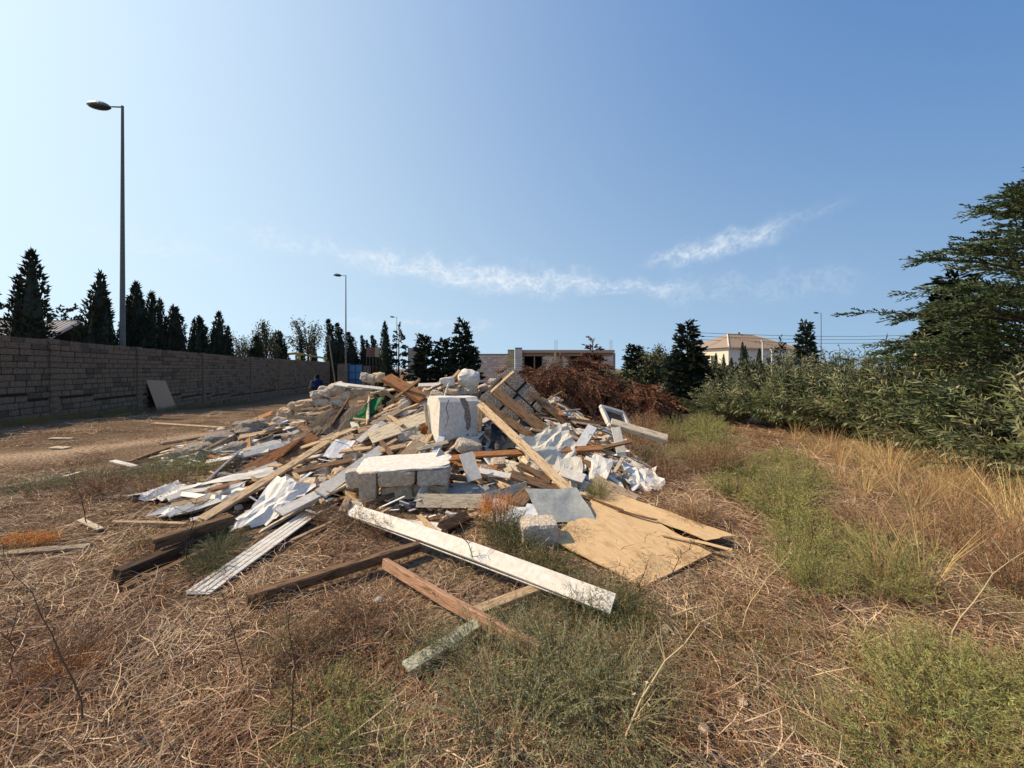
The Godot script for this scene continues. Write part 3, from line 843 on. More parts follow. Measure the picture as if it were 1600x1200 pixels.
	# kind, x, distance, width, height
	var spots := [
		["grey", -0.15, 2.05, 1.0, 0.8], ["grey", 0.25, 1.9, 1.1, 0.9], ["grey", 0.0, 1.65, 1.1, 0.8], ["grey", 0.45, 1.72, 1.0, 0.8], ["grey", 0.62, 1.98, 0.9, 0.7], ["grey", 0.08, 2.25, 0.7, 0.7],
		["green", 2.0, 1.75, 1.1, 0.7], ["green", 1.75, 1.6, 1.0, 0.6], ["green", 2.2, 1.95, 1.0, 0.7], ["green", 1.5, 1.5, 0.9, 0.5], ["green", 2.45, 1.7, 1.0, 0.8],
		["green", 2.35, 3.1, 0.9, 0.8], ["green", 2.15, 2.75, 0.7, 0.9], ["green", 2.6, 2.7, 0.8, 0.8], ["green", 2.75, 3.5, 1.1, 0.9], ["green", 3.0, 3.05, 1.0, 0.9], ["green", 2.9, 4.1, 1.2, 1.0], ["green", 3.3, 4.6, 1.2, 1.0], ["green", 2.75, 4.8, 1.1, 0.9], ["green", 3.4, 5.6, 1.2, 1.0],
		["green", 3.2, 6.6, 1.3, 1.2], ["green", 4.0, 7.4, 1.4, 1.2], ["green", 4.4, 8.8, 1.5, 1.4], ["green", 3.6, 8.4, 1.4, 1.4], ["green", 4.9, 9.6, 1.5, 1.5], ["green", 3.9, 5.2, 1.1, 1.0], ["green", 4.4, 6.3, 1.2, 1.0], ["grey", 2.4, 6.3, 1.2, 1.1], ["grey", 5.2, 10.6, 1.6, 1.5],
		["brown", 2.95, 5.9, 1.2, 1.3], ["brown", 3.3, 5.95, 1.1, 1.2], ["brown", 2.2, 6.9, 1.3, 1.3], ["brown", 2.7, 7.9, 1.6, 1.4], ["brown", 1.95, 6.1, 1.1, 1.1], ["brown", 2.15, 5.5, 1.0, 0.9], ["brown", 3.3, 9.6, 1.7, 1.4], ["brown", 2.6, 9.3, 1.5, 1.3], ["brown", 3.4, 3.6, 1.1, 1.0], ["brown", 3.6, 2.7, 1.0, 1.1], ["brown", 1.9, 3.95, 0.8, 0.7], ["brown", 4.0, 3.3, 1.1, 1.2],
		["brown", -1.62, 3.9, 0.9, 0.6], ["brown", -1.25, 3.75, 0.8, 0.5], ["brown", -2.0, 4.05, 0.7, 0.5], ["brown", -0.95, 2.35, 0.8, 0.6], ["brown", -1.15, 2.1, 0.7, 0.6], ["brown", -2.4, 2.05, 0.8, 0.5],
		["dark", 0.0, 3.35, 0.9, 1.0], ["dark", 0.3, 3.05, 0.8, 0.8], ["dark", 0.62, 2.55, 0.9, 0.9], ["dark", 0.42, 2.42, 0.8, 0.8], ["dark", 0.78, 2.4, 0.7, 0.8], ["dark", -0.1, 3.7, 0.8, 1.3],
		["green", -4.4, 5.3, 1.4, 0.9], ["grey", -5.1, 5.6, 1.4, 0.9], ["grey", -5.7, 5.3, 1.4, 0.8], ["green", -4.9, 6.1, 1.4, 1.0], ["grey", -6.2, 5.0, 1.3, 0.7], ["grey", -5.6, 6.3, 1.3, 0.8], ["brown", -4.5, 4.95, 1.3, 0.8], ["brown", -5.2, 4.9, 1.2, 0.7], ["brown", -4.1, 5.5, 1.1, 0.7], ["grey", -4.2, 6.3, 1.2, 0.8], ["grey", -6.8, 4.5, 1.3, 0.6],
		["grey", -2.5, 3.25, 0.6, 0.6], ["dark", -2.42, 3.0, 0.6, 0.6], ["dark", -2.6, 3.5, 0.6, 0.7], ["green", 1.0, 4.55, 0.45, 0.9], ["green", -0.85, 1.75, 0.8, 0.5], ["green", -0.6, 1.55, 0.8, 0.5],
	]
	var first := {}
	var k := 0
	for q in spots:
		var v: Array = kinds[q[0]][k % kinds[q[0]].size()]
		var by := near(q[1], q[2])
		var t := thing("weed", P(q[1], ground_y(q[1], q[2]) - 0.01, q[2]), k * 2.1, lab[q[0]][0] + " " + by, "weed", lab[q[0]][1] + " " + by)
		t.scale = Vector3(q[3], q[4] * 1.35, q[3])
		mi("stems", v[0], M.straw, t)
		mi("foliage", v[1], M.leaf, t)
		k += 1
	# scattered small weeds that nobody would count
	var small := weed(0.2, 0.2, 640, 46, 18, Color(0.15, 0.15, 0.065), Color(0.24, 0.22, 0.11), 0.016)
	rng.seed = 641
	var sx := []
	var sc := []
	for i in 900:
		var d := 1.2 + 12.0 * pow(rng.randf(), 1.3)
		var x := rng.randf_range(-1.0, 1.0) * (d * 1.4 + 1.0)
		if x < -12.0 or x > 6.5 or bare(x, d): continue
		var n := nz.get_noise_2d(x * 40.0 + 70.0, d * 40.0)
		var want := clampf(x * 0.1 + n * 1.0 + 0.15, 0.04, 0.95)
		if rng.randf() > want: continue
		var s := rng.randf_range(0.6, 1.5)
		sx.append(Transform3D(Basis(Vector3.UP, rng.randf() * TAU).scaled(Vector3(s, s * 0.8, s)), P(x, ground_y(x, d) - 0.01, d)))
		sc.append(Color(1, 1, 1) if rng.randf() < 0.6 else Color(1.35, 0.8, 0.7))
	for i in 420:
		var d := rng.randf_range(9.0, 30.0)
		var x := -11.33 - 0.345 * d + 0.35 + rng.randf() * rng.randf() * 1.6
		if d > 28.0: x = -15.6 - 0.1926 * d + 0.4 + rng.randf()
		var s := rng.randf_range(0.6, 1.6)
		sx.append(Transform3D(Basis(Vector3.UP, rng.randf() * TAU).scaled(Vector3(s, s * rng.randf_range(0.6, 1.5), s)), P(x, ground_y(x, d) - 0.01, d)))
		sc.append([Color(1, 1, 1), Color(1.5, 0.95, 0.8), Color(1.3, 1.05, 0.8)][rng.randi() % 3])
	many("low_weeds", small[1], M.leaf, sx, sc, "small low weeds scattered through the straw")
	# orange dodder threads
	var dod := MB.new()
	rng.seed = 650
	for i in 900:
		var a := rng.randf() * TAU
		var p := Vector3(cos(a) * 0.36, 0, sin(a) * 0.15) * sqrt(rng.randf()) + Vector3.UP * rng.randf() * 0.09
		var dir := (rdir() + Vector3.UP * 0.2).normalized()
		dod.ribbon([p, p + dir * 0.05 + rdir() * 0.02, p + dir * 0.1], dir.cross(rdir()).normalized(), 0.0016, 0.001, vary(Color(0.68, 0.31, 0.08), 0.35))
	var dm := dod.mesh()
	var t1 := mi("dodder", dm, M.straw, self, Transform3D(Basis().scaled(Vector3(0.75, 0.7, 0.7)), P(-4.4, 0.02, 3.5)))
	tag(t1, "orange tangle of dodder threads lying on the straw", "dodder")
	var t2 := mi("dodder", dm, M.straw, self, Transform3D(Basis().scaled(Vector3(0.5, 1.3, 0.9)), P(-0.16, 0.2, 3.75)))
	tag(t2, "bright orange dodder on the weed before the bent grey sheet", "dodder")
	var t3 := mi("dodder", dm, M.straw, self, Transform3D(Basis(Vector3.UP, 0.2).scaled(Vector3(0.5, 0.5, 0.8)), P(-2.35, 0.0, 2.05)))
	tag(t3, "faint orange dodder threads in the straw around a dead stalk", "dodder")
	# dead stalks
	var stalks := [
		[-1.92, 1.72, 0.72, -0.35, "tall dark dead stalk leaning over the straw", Color(0.16, 0.10, 0.065), 0.0045],
		[-2.55, 1.95, 0.42, 0.05, "short dark dead stalk beside the tall leaning one", Color(0.15, 0.09, 0.06), 0.004],
		[-0.92, 1.62, 0.62, -0.02, "dark dead stalk with curled black leaves", Color(0.11, 0.07, 0.045), 0.004],
		[-1.35, 1.95, 0.5, -0.25, "branched dark dead stalk in brown grass", Color(0.14, 0.085, 0.055), 0.0035],
		[0.42, 1.55, 0.62, 0.45, "long pale yellow dead stalk bending over the grey green weeds", Color(0.50, 0.38, 0.22), 0.006],
		[1.35, 2.3, 0.5, 0.5, "pale yellow branched stalk among green weeds", Color(0.46, 0.36, 0.19), 0.005],
		[1.6, 2.6, 0.55, -0.2, "upright pale stalk beside the fresh green weed", Color(0.44, 0.33, 0.18), 0.005],
		[-0.28, 3.0, 0.42, -0.3, "black branched stalk standing against the white window board", Color(0.045, 0.03, 0.022), 0.005],
		[0.82, 2.55, 0.3, 0.2, "short thorny stalk before the plywood sheet", Color(0.06, 0.045, 0.03), 0.004],
		[1.15, 2.85, 0.32, 0.5, "thorny twig arching over the plywood sheet", Color(0.05, 0.038, 0.028), 0.004],
		[-2.62, 3.1, 0.5, 0.1, "black branched stalk before the white ribbed panel", Color(0.05, 0.035, 0.025), 0.005],
		[-4.3, 3.9, 0.55, -0.3, "dark leaning stalk near the orange dodder", Color(0.08, 0.05, 0.035), 0.005],
		[2.5, 2.2, 0.62, 0.6, "arching pale stalk over the green weeds", Color(0.45, 0.35, 0.2), 0.005],
		[2.9, 2.5, 0.5, -0.5, "leaning pale stalk in the brown weeds", Color(0.42, 0.30, 0.18), 0.005],
	]
	rng.seed = 660
	for q in stalks:
		var mb2 := MB.new()
		var tw := MB.new()
		var pts := []
		for i in 8:
			var s := i / 7.0
			pts.append(Vector3(q[3] * q[2] * s * (0.6 + 0.6 * s), q[2] * s * (1.0 - 0.15 * absf(q[3]) * s), 0) + rdir() * 0.012)
		mb2.tube(pts, q[6], q[6] * 0.3, 5, q[5])
		for i in range(2, 8):
			for j in 2:
				var p: Vector3 = pts[i]
				var dir := (Vector3(rng.randf_range(-1, 1), rng.randf_range(0.2, 1.0), rng.randf_range(-1, 1))).normalized()
				var ln: float = rng.randf_range(0.04, 0.2) * q[2] * 1.6
				tw.tube([p, p + dir * ln * 0.5, p + dir * ln + rdir() * ln * 0.15], q[6] * 0.4, 0.0012, 4, q[5])
				for l in 3:
					var b: Vector3 = p + dir * ln * rng.randf_range(0.3, 1.0)
					tw.leaf(b, rdir(), rdir(), rng.randf_range(0.008, 0.022), 0.004, q[5])
		var t := thing("dead_stalk", P(q[0], ground_y(q[0], q[1]), q[1]), 0.0, q[4], "stalk")
		mi("stem", mb2.mesh(), M.bark, t)
		mi("twigs", tw.mesh(), M.bark, t).set_meta("kind", "stuff")

# ---------------------------------------------------------------- ground
func spread(lo: float, a: float, b: float, hi: float, fine: float) -> PackedFloat32Array:
	var r := PackedFloat32Array()
	var left := []
	var x := a
	var st := fine
	while x > lo:
		st *= 1.35
		x -= st
		left.append(maxf(x, lo))
	left.reverse()
	for q in left: r.append(q)
	x = a
	while x < b:
		r.append(x)
		x += fine
	st = fine
	while x < hi:
		r.append(x)
		st *= 1.35
		x += st
	r.append(hi)
	return r

func ground() -> void:
	var gx := spread(-1500.0, -15.0, 9.0, 1500.0, 0.2)
	var gd := spread(-300.0, 0.4, 15.0, 2500.0, 0.2)
	var v := PackedVector3Array(); var n := PackedVector3Array(); var c := PackedColorArray(); var ix := PackedInt32Array()
	var w := gx.size()
	for d in gd:
		for x in gx:
			v.append(P(x, ground_y(x, d), d))
			var e := 0.1
			n.append(Vector3(ground_y(x - e, d) - ground_y(x + e, d), 2.0 * e, ground_y(x, d + e) - ground_y(x, d - e)).normalized())
			var a := nz.get_noise_2d(x * 22.0, d * 22.0)
			var b := nz.get_noise_2d(x * 90.0 + 400.0, d * 90.0)
			var col := Color(0.24, 0.17, 0.115).lerp(Color(0.39, 0.29, 0.20), clampf(0.5 + a * 0.9 + b * 0.6, 0.0, 1.0))
			if x > 1.5 and d < 14.0: col = col.lerp(Color(0.50, 0.34, 0.19), 0.5)
			var tk := track(x, d) if d < 26.0 and d > 2.0 else 0.0
			col = col.lerp(Color(0.74, 0.55, 0.39), tk * 0.9)
			c.append(col)
	for j in gd.size() - 1:
		for i in w - 1:
			var k := j * w + i
			ix.append_array(PackedInt32Array([k, k + w, k + w + 1, k, k + w + 1, k + 1]))
	var arr := []
	arr.resize(Mesh.ARRAY_MAX)
	arr[Mesh.ARRAY_VERTEX] = v; arr[Mesh.ARRAY_NORMAL] = n; arr[Mesh.ARRAY_COLOR] = c; arr[Mesh.ARRAY_INDEX] = ix
	var m := ArrayMesh.new()
	m.add_surface_from_arrays(Mesh.PRIMITIVE_TRIANGLES, arr)
	var o := mi("ground", m, M.ground)
	tag(o, "dry brown ground of the open plot with a bare sandy track", "", "", "structure")

# ---------------------------------------------------------------- the block wall
func block_wall() -> void:
	var A := Vector2(-13.1, 5.1)
	var B := Vector2(-21.0, 28.0)
	var C := Vector2(-26.2, 55.0)
	var root := thing("boundary_wall", P(B.x, ground_y(B.x, B.y), B.y), 0.0, "long shaded wall of rough limestone blocks with pilasters", "wall")
	var org := root.position
	var top := 2.64
	rng.seed = 700
	var pieces := []   # [distance, transform, size index, material]
	var sizes := [0.36, 0.42, 0.48, 0.56, 0.64]
	var core := MB.new()
	var pil := [8.9, 13.2, 17.9, 24.5, 31.9, 37.5, 43.0, 49.0, 54.6]
	for seg in [[A, B], [B, C]]:
		var a: Vector2 = seg[0]
		var b: Vector2 = seg[1]
		var dir := (b - a).normalized()
		var L := a.distance_to(b)
		var ex := Vector3(dir.x, 0, -dir.y)
		var ez := ex.cross(Vector3.UP)         # towards the plot
		var bs := Basis(ex, Vector3.UP, ez)
		# the wall's inner body, as short lengths that follow the ground
		var s := 0.0
		while s < L:
			var e := minf(s + 1.0, L)
			var p := a + dir * (s + 0.5)
			var gy := ground_y(p.x, p.y)
			core.box(Vector3(s, gy - 0.4, -0.05), Vector3(e, top - 0.02, 0.055), Color.WHITE, Transform3D(bs, P(a.x, 0, a.y) - org))
			s = e
		for k in 22:
			var y1 := top - k * 0.2
			s = -rng.randf() * 0.4
			while s < L:
				var si := rng.randi() % 5
				var ln: float = sizes[si]
				var p := a + dir * (s + ln / 2)
				var g := ground_y(p.x, p.y)
				if y1 > g - 0.05 and s + ln < L + 0.1:
					var gap := top - roundf((top - (g + 0.8)) / 0.2) * 0.2
					var dy := -0.085 if y1 < gap + 0.02 else 0.0
					var out := 0.012 if y1 < gap + 0.02 else 0.0
					var x := Transform3D(bs * Basis(Vector3.UP, rng.randf_range(-0.012, 0.012)), P(p.x, y1 - 0.1 + dy + rng.randf_range(-0.004, 0.004) - (rng.randf() * 0.035 if k == 0 else 0.0), p.y) + ez * (out + rng.randf_range(-0.010, 0.012)) - org)
					pieces.append([p.y if p.y > 10.6 else 900.0, x, si, ["brickA", "brickA", "brickB", "brickB", "brickC", "brickD"][rng.randi() % 6]])
				s += ln + 0.014
	mi("mortar", core.mesh(), M.mortar, root)
	var shapes := []
	for i in 5:
		for q in 2: shapes.append(rock_mesh(Vector3(sizes[i], 0.187, 0.2), 16.0, 0.035, 3, 720 + i * 2 + q))
	pieces.sort_custom(func(x, y): return x[0] < y[0])
	var rest := {}
	for i in pieces.size():
		var q: Array = pieces[i]
		if i < 290:
			mi("brick", shapes[q[2] * 2 + i % 2], M[q[3]], root, q[1])
		else:
			var key := [q[2] * 2 + i % 2, q[3]]
			if not rest.has(key): rest[key] = []
			rest[key].append(q[1])
	# blocks further along the wall, joined
	for mk in ["brickA", "brickB", "brickC", "brickD"]:
		var st := SurfaceTool.new()
		st.begin(Mesh.PRIMITIVE_TRIANGLES)
		for key in rest:
			if key[1] != mk: continue
			for x in rest[key]: st.append_from(shapes[key[0]], 0, x)
		var o := mi("bricks", st.commit(), M[mk], root)
		o.set_meta("kind", "stuff")
	# pilasters
	for d in pil:
		var first: bool = d < 28.0
		var a := A if first else B
		var dir := ((B - A) if first else (C - B)).normalized()
		var p: Vector2 = a + dir * ((d - a.y) / dir.y)
		var ex := Vector3(dir.x, 0, -dir.y)
		var bs := Basis(ex, Vector3.UP, ex.cross(Vector3.UP))
		var g := ground_y(p.x, p.y)
		var pn := Node3D.new()
		pn.name = "pilaster"
		root.add_child(pn, true)
		var y := top + 0.01
		while y > g:
			var h := 0.19
			mi("brick", shapes[rng.randi() % 4], M[["brickA", "brickC", "brickC"][rng.randi() % 3]], pn, Transform3D(bs, P(p.x, y - 0.1, p.y) + bs.z * (0.055 + rng.randf_range(-0.006, 0.006)) - org))
			y -= 0.2

# ---------------------------------------------------------------- street furniture and buildings
func street_lamp(at: Vector3, h: float, turn: float, label: String) -> void:
	var t := thing("street_lamp", at, turn, label, "street lamp", "street lamps along the road")
	var pole := MB.new()
	pole.tube([Vector3(0, 0, 0), Vector3(0, h * 0.5, 0), Vector3(0, h, 0)], 0.12, 0.05, 12, Color.WHITE)
	mi("pole", pole.mesh(), M.pole, t)
	var arm := MB.new()
	arm.tube([Vector3(0.03, h - 0.05, 0), Vector3(-0.62, h - 0.03, 0)], 0.035, 0.03, 8, Color.WHITE)
	mi("arm", arm.mesh(), M.pole, t)
	var prof := []
	for i in 9:
		var q := PI * 0.5 * i / 8.0
		prof.append(Vector2(cos(q), sin(q)))
	var up := lathe(prof, 20, Color.WHITE, Vector3(0.54, 0.23, 0.2))
	var hx := Transform3D(Basis(Vector3.BACK, -0.13), Vector3(-1.08, h - 0.02, 0))
	var head := mi("lamp_head", up.mesh(), M.lamp, t, hx)
	var prof2 := []
	for i in 7:
		var q := PI * 0.5 * (6 - i) / 6.0
		prof2.append(Vector2(cos(q) if i < 6 else 1.0, -sin(q)))
	var lo := lathe(prof2, 20, Color.WHITE, Vector3(0.5, 0.14, 0.185))
	mi("diffuser", lo.mesh(), M.glass, head, Transform3D(Basis(), Vector3(0, -0.005, 0)))

func wall_panel(parent: Node, a: Vector3, b: Vector3, y0: float, y1: float, holes: Array, bl: float, bh: float, dep: float, cols: Array, called := "wall") -> void:
	# a wall of small far-off blocks: a body with the blocks standing proud of it; holes as [from, to, low, high] along the wall
	var ex := (b - a) * Vector3(1, 0, 1)
	var L := ex.length()
	ex = ex.normalized()
	var ez := ex.cross(Vector3.UP)
	var bs := Transform3D(Basis(ex, Vector3.UP, ez), a * Vector3(1, 0, 1))
	var body := MB.new()
	var cuts := [0.0, L]
	for q in holes: cuts.append(q[0]); cuts.append(q[1])
	cuts.sort()
	for i in cuts.size() - 1:
		if cuts[i + 1] - cuts[i] < 0.01: continue
		var mid: float = (cuts[i] + cuts[i + 1]) / 2
		var lo := y0
		for q in holes:
			if mid > q[0] and mid < q[1]:
				if q[2] > lo: body.box(Vector3(cuts[i], lo, -dep), Vector3(cuts[i + 1], q[2], -0.015), cols[0], bs)
				lo = q[3]
		if y1 > lo: body.box(Vector3(cuts[i], lo, -dep), Vector3(cuts[i + 1], y1, -0.015), cols[0], bs)
	mi(called, body.mesh(), M.farbrick, parent)
	var mb := MB.new()
	var k := 0
	var y := y0
	while y + bh <= y1 + 0.001:
		var x := -bl * 0.5 * (k % 2)
		while x < L:
			var xa := maxf(x, 0.0); var xb := minf(x + bl - 0.025, L)
			var ok := xb - xa > 0.05
			for q in holes:
				if xa < q[1] and xb > q[0] and y < q[3] and y + bh > q[2]: ok = false
			if ok: mb.box(Vector3(xa, y, -0.02), Vector3(xb, y + bh - 0.025, rng.randf_range(0.0, 0.012)), vary(cols[1 + rng.randi() % (cols.size() - 1)], 0.12), bs)
			x += bl
		y += bh
		k += 1
	var o := mi("bricks", mb.mesh(), M.farbrick, parent)
	o.set_meta("kind", "stuff")

func part(called: String, parent: Node, col: Color, lo: Vector3, hi: Vector3, x := Transform3D()) -> MeshInstance3D:
	var mb := MB.new()
	mb.box(lo, hi, col, x)
	return mi(called, mb.mesh(), M.plaincol, parent)

func tube_part(called: String, parent: Node, col: Color, pts: Array, r: float, sides := 6) -> MeshInstance3D:
	var mb := MB.new()
	mb.tube(pts, r, r, sides, col)
	return mi(called, mb.mesh(), M.plaincol, parent)

func buildings() -> void:
	rng.seed = 800
	# lamps
	street_lamp(P(-17.75, -0.4, 17.5), 14.0, 0.0, "tall grey street lamp rising behind the near stretch of wall")
	street_lamp(P(-21.2, -1.1, 49.0), 14.7, 0.0, "grey street lamp standing among wind bent cypresses")
	street_lamp(P(-26.4, -1.1, 88.0), 14.7, 0.0, "distant street lamp above the sparse dark conifer")
	street_lamp(P(-31.7, -1.1, 131.0), 14.7, 0.0, "farthest small street lamp above the dark conifer clump")
	street_lamp(P(65.2, -1.1, 81.0), 14.6, 0.0, "street lamp beyond the oleander bushes near power lines")
	# tiled house roof behind the wall
	var h := thing("tiled_house", P(-47.2, -0.45, 33.0), 0.0, "house with a grey tiled gable roof behind the block wall", "house")
	part("wall", h, lin(150, 140, 128), Vector3(-8, 0, -6), Vector3(7.4, 3.6, 1.6))
	var slope := Transform3D(Basis(Vector3.RIGHT, -0.62), Vector3(0, 6.4, -1.6))
	var roof := part("roof", h, lin(120, 112, 106), Vector3(-8.6, -0.12, -0.02), Vector3(7.9, -0.02, 5.2), Transform3D(Basis(Vector3.RIGHT, 0.62), Vector3(0, 6.4, -1.9)))
	var tl := MB.new()
	for j in 14:
		for i in 44:
			var x0 := -8.6 + i * 0.375
			var z0 := j * 0.37
			var tx := Transform3D(Basis(Vector3.RIGHT, 0.62), Vector3(0, 6.4, -1.9))
			var c := vary(lin(176, 168, 160), 0.10)
			tl.box(Vector3(x0, -0.02, z0), Vector3(x0 + 0.19, 0.075, z0 + 0.37), c, tx)
			tl.box(Vector3(x0 + 0.19, -0.02, z0), Vector3(x0 + 0.375, 0.03, z0 + 0.36), c, tx)
	var tiles := mi("tiles", tl.mesh(), M.plaincol, roof)
	tiles.set_meta("kind", "stuff")
	part("roof_back", h, lin(120, 112, 106), Vector3(-8.6, -0.1, -5.0), Vector3(7.9, 0.0, 0.02), Transform3D(Basis(Vector3.RIGHT, -0.62), Vector3(0, 6.38, -1.9)))
	part("ridge_cap", h, lin(182, 172, 162), Vector3(-8.6, -0.06, -0.14), Vector3(7.9, 0.1, 0.14), Transform3D(Basis(), Vector3(0, 6.4, -1.9)))
	part("verge_board", h, lin(190, 184, 176), Vector3(7.9, -0.16, 0.0), Vector3(7.98, 0.08, 5.25), Transform3D(Basis(Vector3.RIGHT, 0.62), Vector3(0, 6.4, -1.9)))
	# plywood board leaning on the wall
	var along := Vector3(-0.326, 0, -0.945)
	var off := along.cross(Vector3.UP)
	var lean := (Vector3.UP * 0.955 - off * 0.297).normalized()
	var bd := mi("leaning_board", beam_mesh(1.75, 1.75, 0.018, 1, 0.004, 0.0), M.brownply, self, Transform3D(Basis(along, lean.cross(along), lean), P(-17.72, 0.36, 19.4)))
	tag(bd, "brown plywood board leaning against the block wall", "board")
	# yellow pipe loop over the wall
	var yp := thing("pipe_loop", P(-25.0, 2.6, 43.8), 0.0, "yellow painted pipe loop raised above the block wall", "pipe")
	var yc := lin(176, 158, 96)
	tube_part("riser", yp, yc, [Vector3(-0.75, -3.2, 0.0), Vector3(-0.75, 0.5, 0), Vector3(-0.55, 0.78, 0)], 0.13, 8)
	tube_part("riser", yp, yc, [Vector3(0.55, -3.2, 0.3), Vector3(0.55, 0.62, 0.3)], 0.11, 8)
	tube_part("pipe", yp, yc, [Vector3(-0.62, 0.74, 0), Vector3(0.2, 0.82, -0.1), Vector3(-1.6, 0.72, -8.0), Vector3(-2.7, 0.62, -13.6)], 0.14, 8)
	tube_part("riser", yp, yc, [Vector3(-2.6, -3.2, -13.0), Vector3(-2.6, 0.6, -13.0)], 0.16, 8)
	tube_part("riser", yp, yc, [Vector3(-0.3, -3.2, -2.0), Vector3(-0.3, 0.74, -2.0)], 0.1, 8)
	# floodlight on a tilted pole
	var fl := thing("floodlight", P(-26.9, -1.1, 58.0), 0.0, "small floodlight on a tilted pole beside the wall end", "floodlight")
	tube_part("pole", fl, lin(130, 122, 112), [Vector3(0.3, 0, 0), Vector3(-0.75, 7.2, 0)], 0.09, 8)
	var fh := part("lamp_housing", fl, lin(150, 142, 132), Vector3(-0.35, -0.3, -0.2), Vector3(0.35, 0.4, 0.2), Transform3D(Basis(Vector3.BACK, 0.15), Vector3(-0.85, 7.3, 0)))
	part("lens", fh, lin(90, 88, 86), Vector3(-0.28, -0.24, 0.2), Vector3(0.28, 0.32, 0.22), Transform3D(Basis(Vector3.BACK, 0.15), Vector3(-0.85, 7.3, 0)))
	# gate pier, blue gate, rusty panel
	var pier := thing("gate_pier", P(-25.0, -1.1, 56.0), 0.0, "square block pier at the far end of the wall", "pier")
	wall_panel(pier, Vector3(-0.45, 0, 0), Vector3(1.0, 0, 0), 0.0, 3.55, [], 0.4, 0.2, 1.2, [lin(110, 98, 84), lin(150, 132, 110), lin(136, 120, 100)])
	var gate := thing("metal_gate", P(-22.95, -1.1, 56.4), 0.0, "blue sheet metal gate beside the block pier", "gate")
	var bl := lin(96, 138, 176)
	for i in 2:
		for j in 3:
			var pn := part("panel", gate, vary(bl, 0.06), Vector3(-0.93 + i * 0.96, 0.12 + j * 1.1, -0.02), Vector3(-0.05 + i * 0.96, 1.16 + j * 1.1, 0.02))
	for i in 3: part("stile", gate, lin(52, 84, 122), Vector3(-1.0 + i * 0.96, 0, -0.05), Vector3(-0.92 + i * 0.96, 3.5, 0.06))
	for j in 4: part("rail", gate, lin(52, 84, 122), Vector3(-0.92, 0.04 + j * 1.1, -0.04), Vector3(0.92, 0.11 + j * 1.1, 0.05))
	for i in 6: part("bar", gate, lin(44, 66, 96), Vector3(-0.85 + i * 0.32, 0.12, 0.06), Vector3(-0.81 + i * 0.32, 1.3, 0.09))
	var pier2 := thing("gate_pier", P(-21.7, -1.1, 56.6), 0.0, "narrow block pier between the blue gate and rusty panel", "pier")
	wall_panel(pier2, Vector3(-0.2, 0, 0), Vector3(0.6, 0, 0), 0.0, 3.2, [], 0.4, 0.2, 0.8, [lin(110, 98, 84), lin(150, 132, 110), lin(136, 120, 100)])
	var rp := thing("rusty_panel", P(-19.6, -1.1, 54.0), 0.0, "rusty sheet metal panel raised on thin posts by the gate", "panel")
	for i in 3: part("sheet", rp, [lin(136, 100, 82), lin(122, 88, 74), lin(176, 152, 122)][i], Vector3(-0.9 + i * 0.62, 4.45, 0), Vector3(-0.3 + i * 0.62, 5.8, 0.03))
	for i in 5: part("post", rp, lin(96, 84, 76), Vector3(-0.92 + i * 0.45, 0, -0.08), Vector3(-0.84 + i * 0.45, 4.6 if i % 2 else 5.5, -0.01))
	part("crossbar", rp, lin(96, 84, 76), Vector3(-0.9, 3.0, -0.14), Vector3(0.95, 3.06, -0.09))
	var lw := thing("low_wall", P(-18.7, -1.1, 58.0), 0.0, "short pale wall with posts behind the rusty panel", "wall")
	wall_panel(lw, Vector3(-1.2, 0, 0), Vector3(1.6, 0, 0), 0.0, 2.4, [], 0.4, 0.2, 0.3, [lin(120, 100, 84), lin(170, 140, 116), lin(180, 158, 136)])
	# unfinished block building
	var ub := thing("unfinished_building", P(0, -1.1, 40.0), 0.0, "unfinished one storey block building with empty window openings", "building")
	var pk := [lin(140, 124, 112), lin(214, 190, 172), lin(200, 176, 160), lin(224, 202, 184)]
	wall_panel(ub, Vector3(-5.6, 0, -0.9), Vector3(-0.4, 0, -0.9), 0.0, 4.35, [], 0.4, 0.2, 0.25, pk)
	var yl := [lin(150, 130, 96), lin(200, 178, 134), lin(186, 164, 122)]
	wall_panel(ub, Vector3(-0.45, 0, 0.0), Vector3(0.25, 0, 0.0), 0.0, 4.75, [], 0.4, 0.2, 0.6, yl, "pillar")
	wall_panel(ub, Vector3(0.32, 0, 0.3), Vector3(1.05, 0, 0.3), 0.0, 4.95, [], 0.4, 0.2, 0.7, [lin(150, 136, 124), lin(214, 198, 182), lin(204, 186, 168)], "pillar")
	wall_panel(ub, Vector3(1.05, 0, -0.3), Vector3(10.6, 0, -0.3), 0.0, 4.4, [[0.25, 2.1, 2.5, 4.2], [4.9, 6.6, 2.3, 4.2], [7.3, 8.3, 2.3, 4.2]], 0.4, 0.2, 0.25, pk)
	part("roof_slab", ub, lin(176, 156, 134), Vector3(1.0, 4.42, -9.0), Vector3(10.7, 4.72, 0.0))
	part("lintel", ub, lin(150, 122, 92), Vector3(1.1, 4.1, -0.28), Vector3(10.5, 4.4, -0.22))
	part("back_wall", ub, lin(120, 106, 96), Vector3(1.0, 0, -9.2), Vector3(10.6, 4.4, -9.0))
	part("side_wall", ub, lin(150, 132, 118), Vector3(10.6, 0, -9.0), Vector3(10.85, 4.4, -0.3))
	part("side_wall", ub, lin(150, 132, 118), Vector3(0.8, 0, -9.0), Vector3(1.02, 4.4, -0.6))
	part("prop_post", ub, lin(196, 166, 120), Vector3(4.4, 0, 0.05), Vector3(4.6, 4.4, 0.2))
	part("prop_post", ub, lin(170, 140, 100), Vector3(4.95, 0, 0.05), Vector3(5.08, 4.4, 0.16))
	part("window_post", ub, lin(150, 130, 110), Vector3(2.3, 2.5, -0.5), Vector3(2.42, 4.2, -0.4))
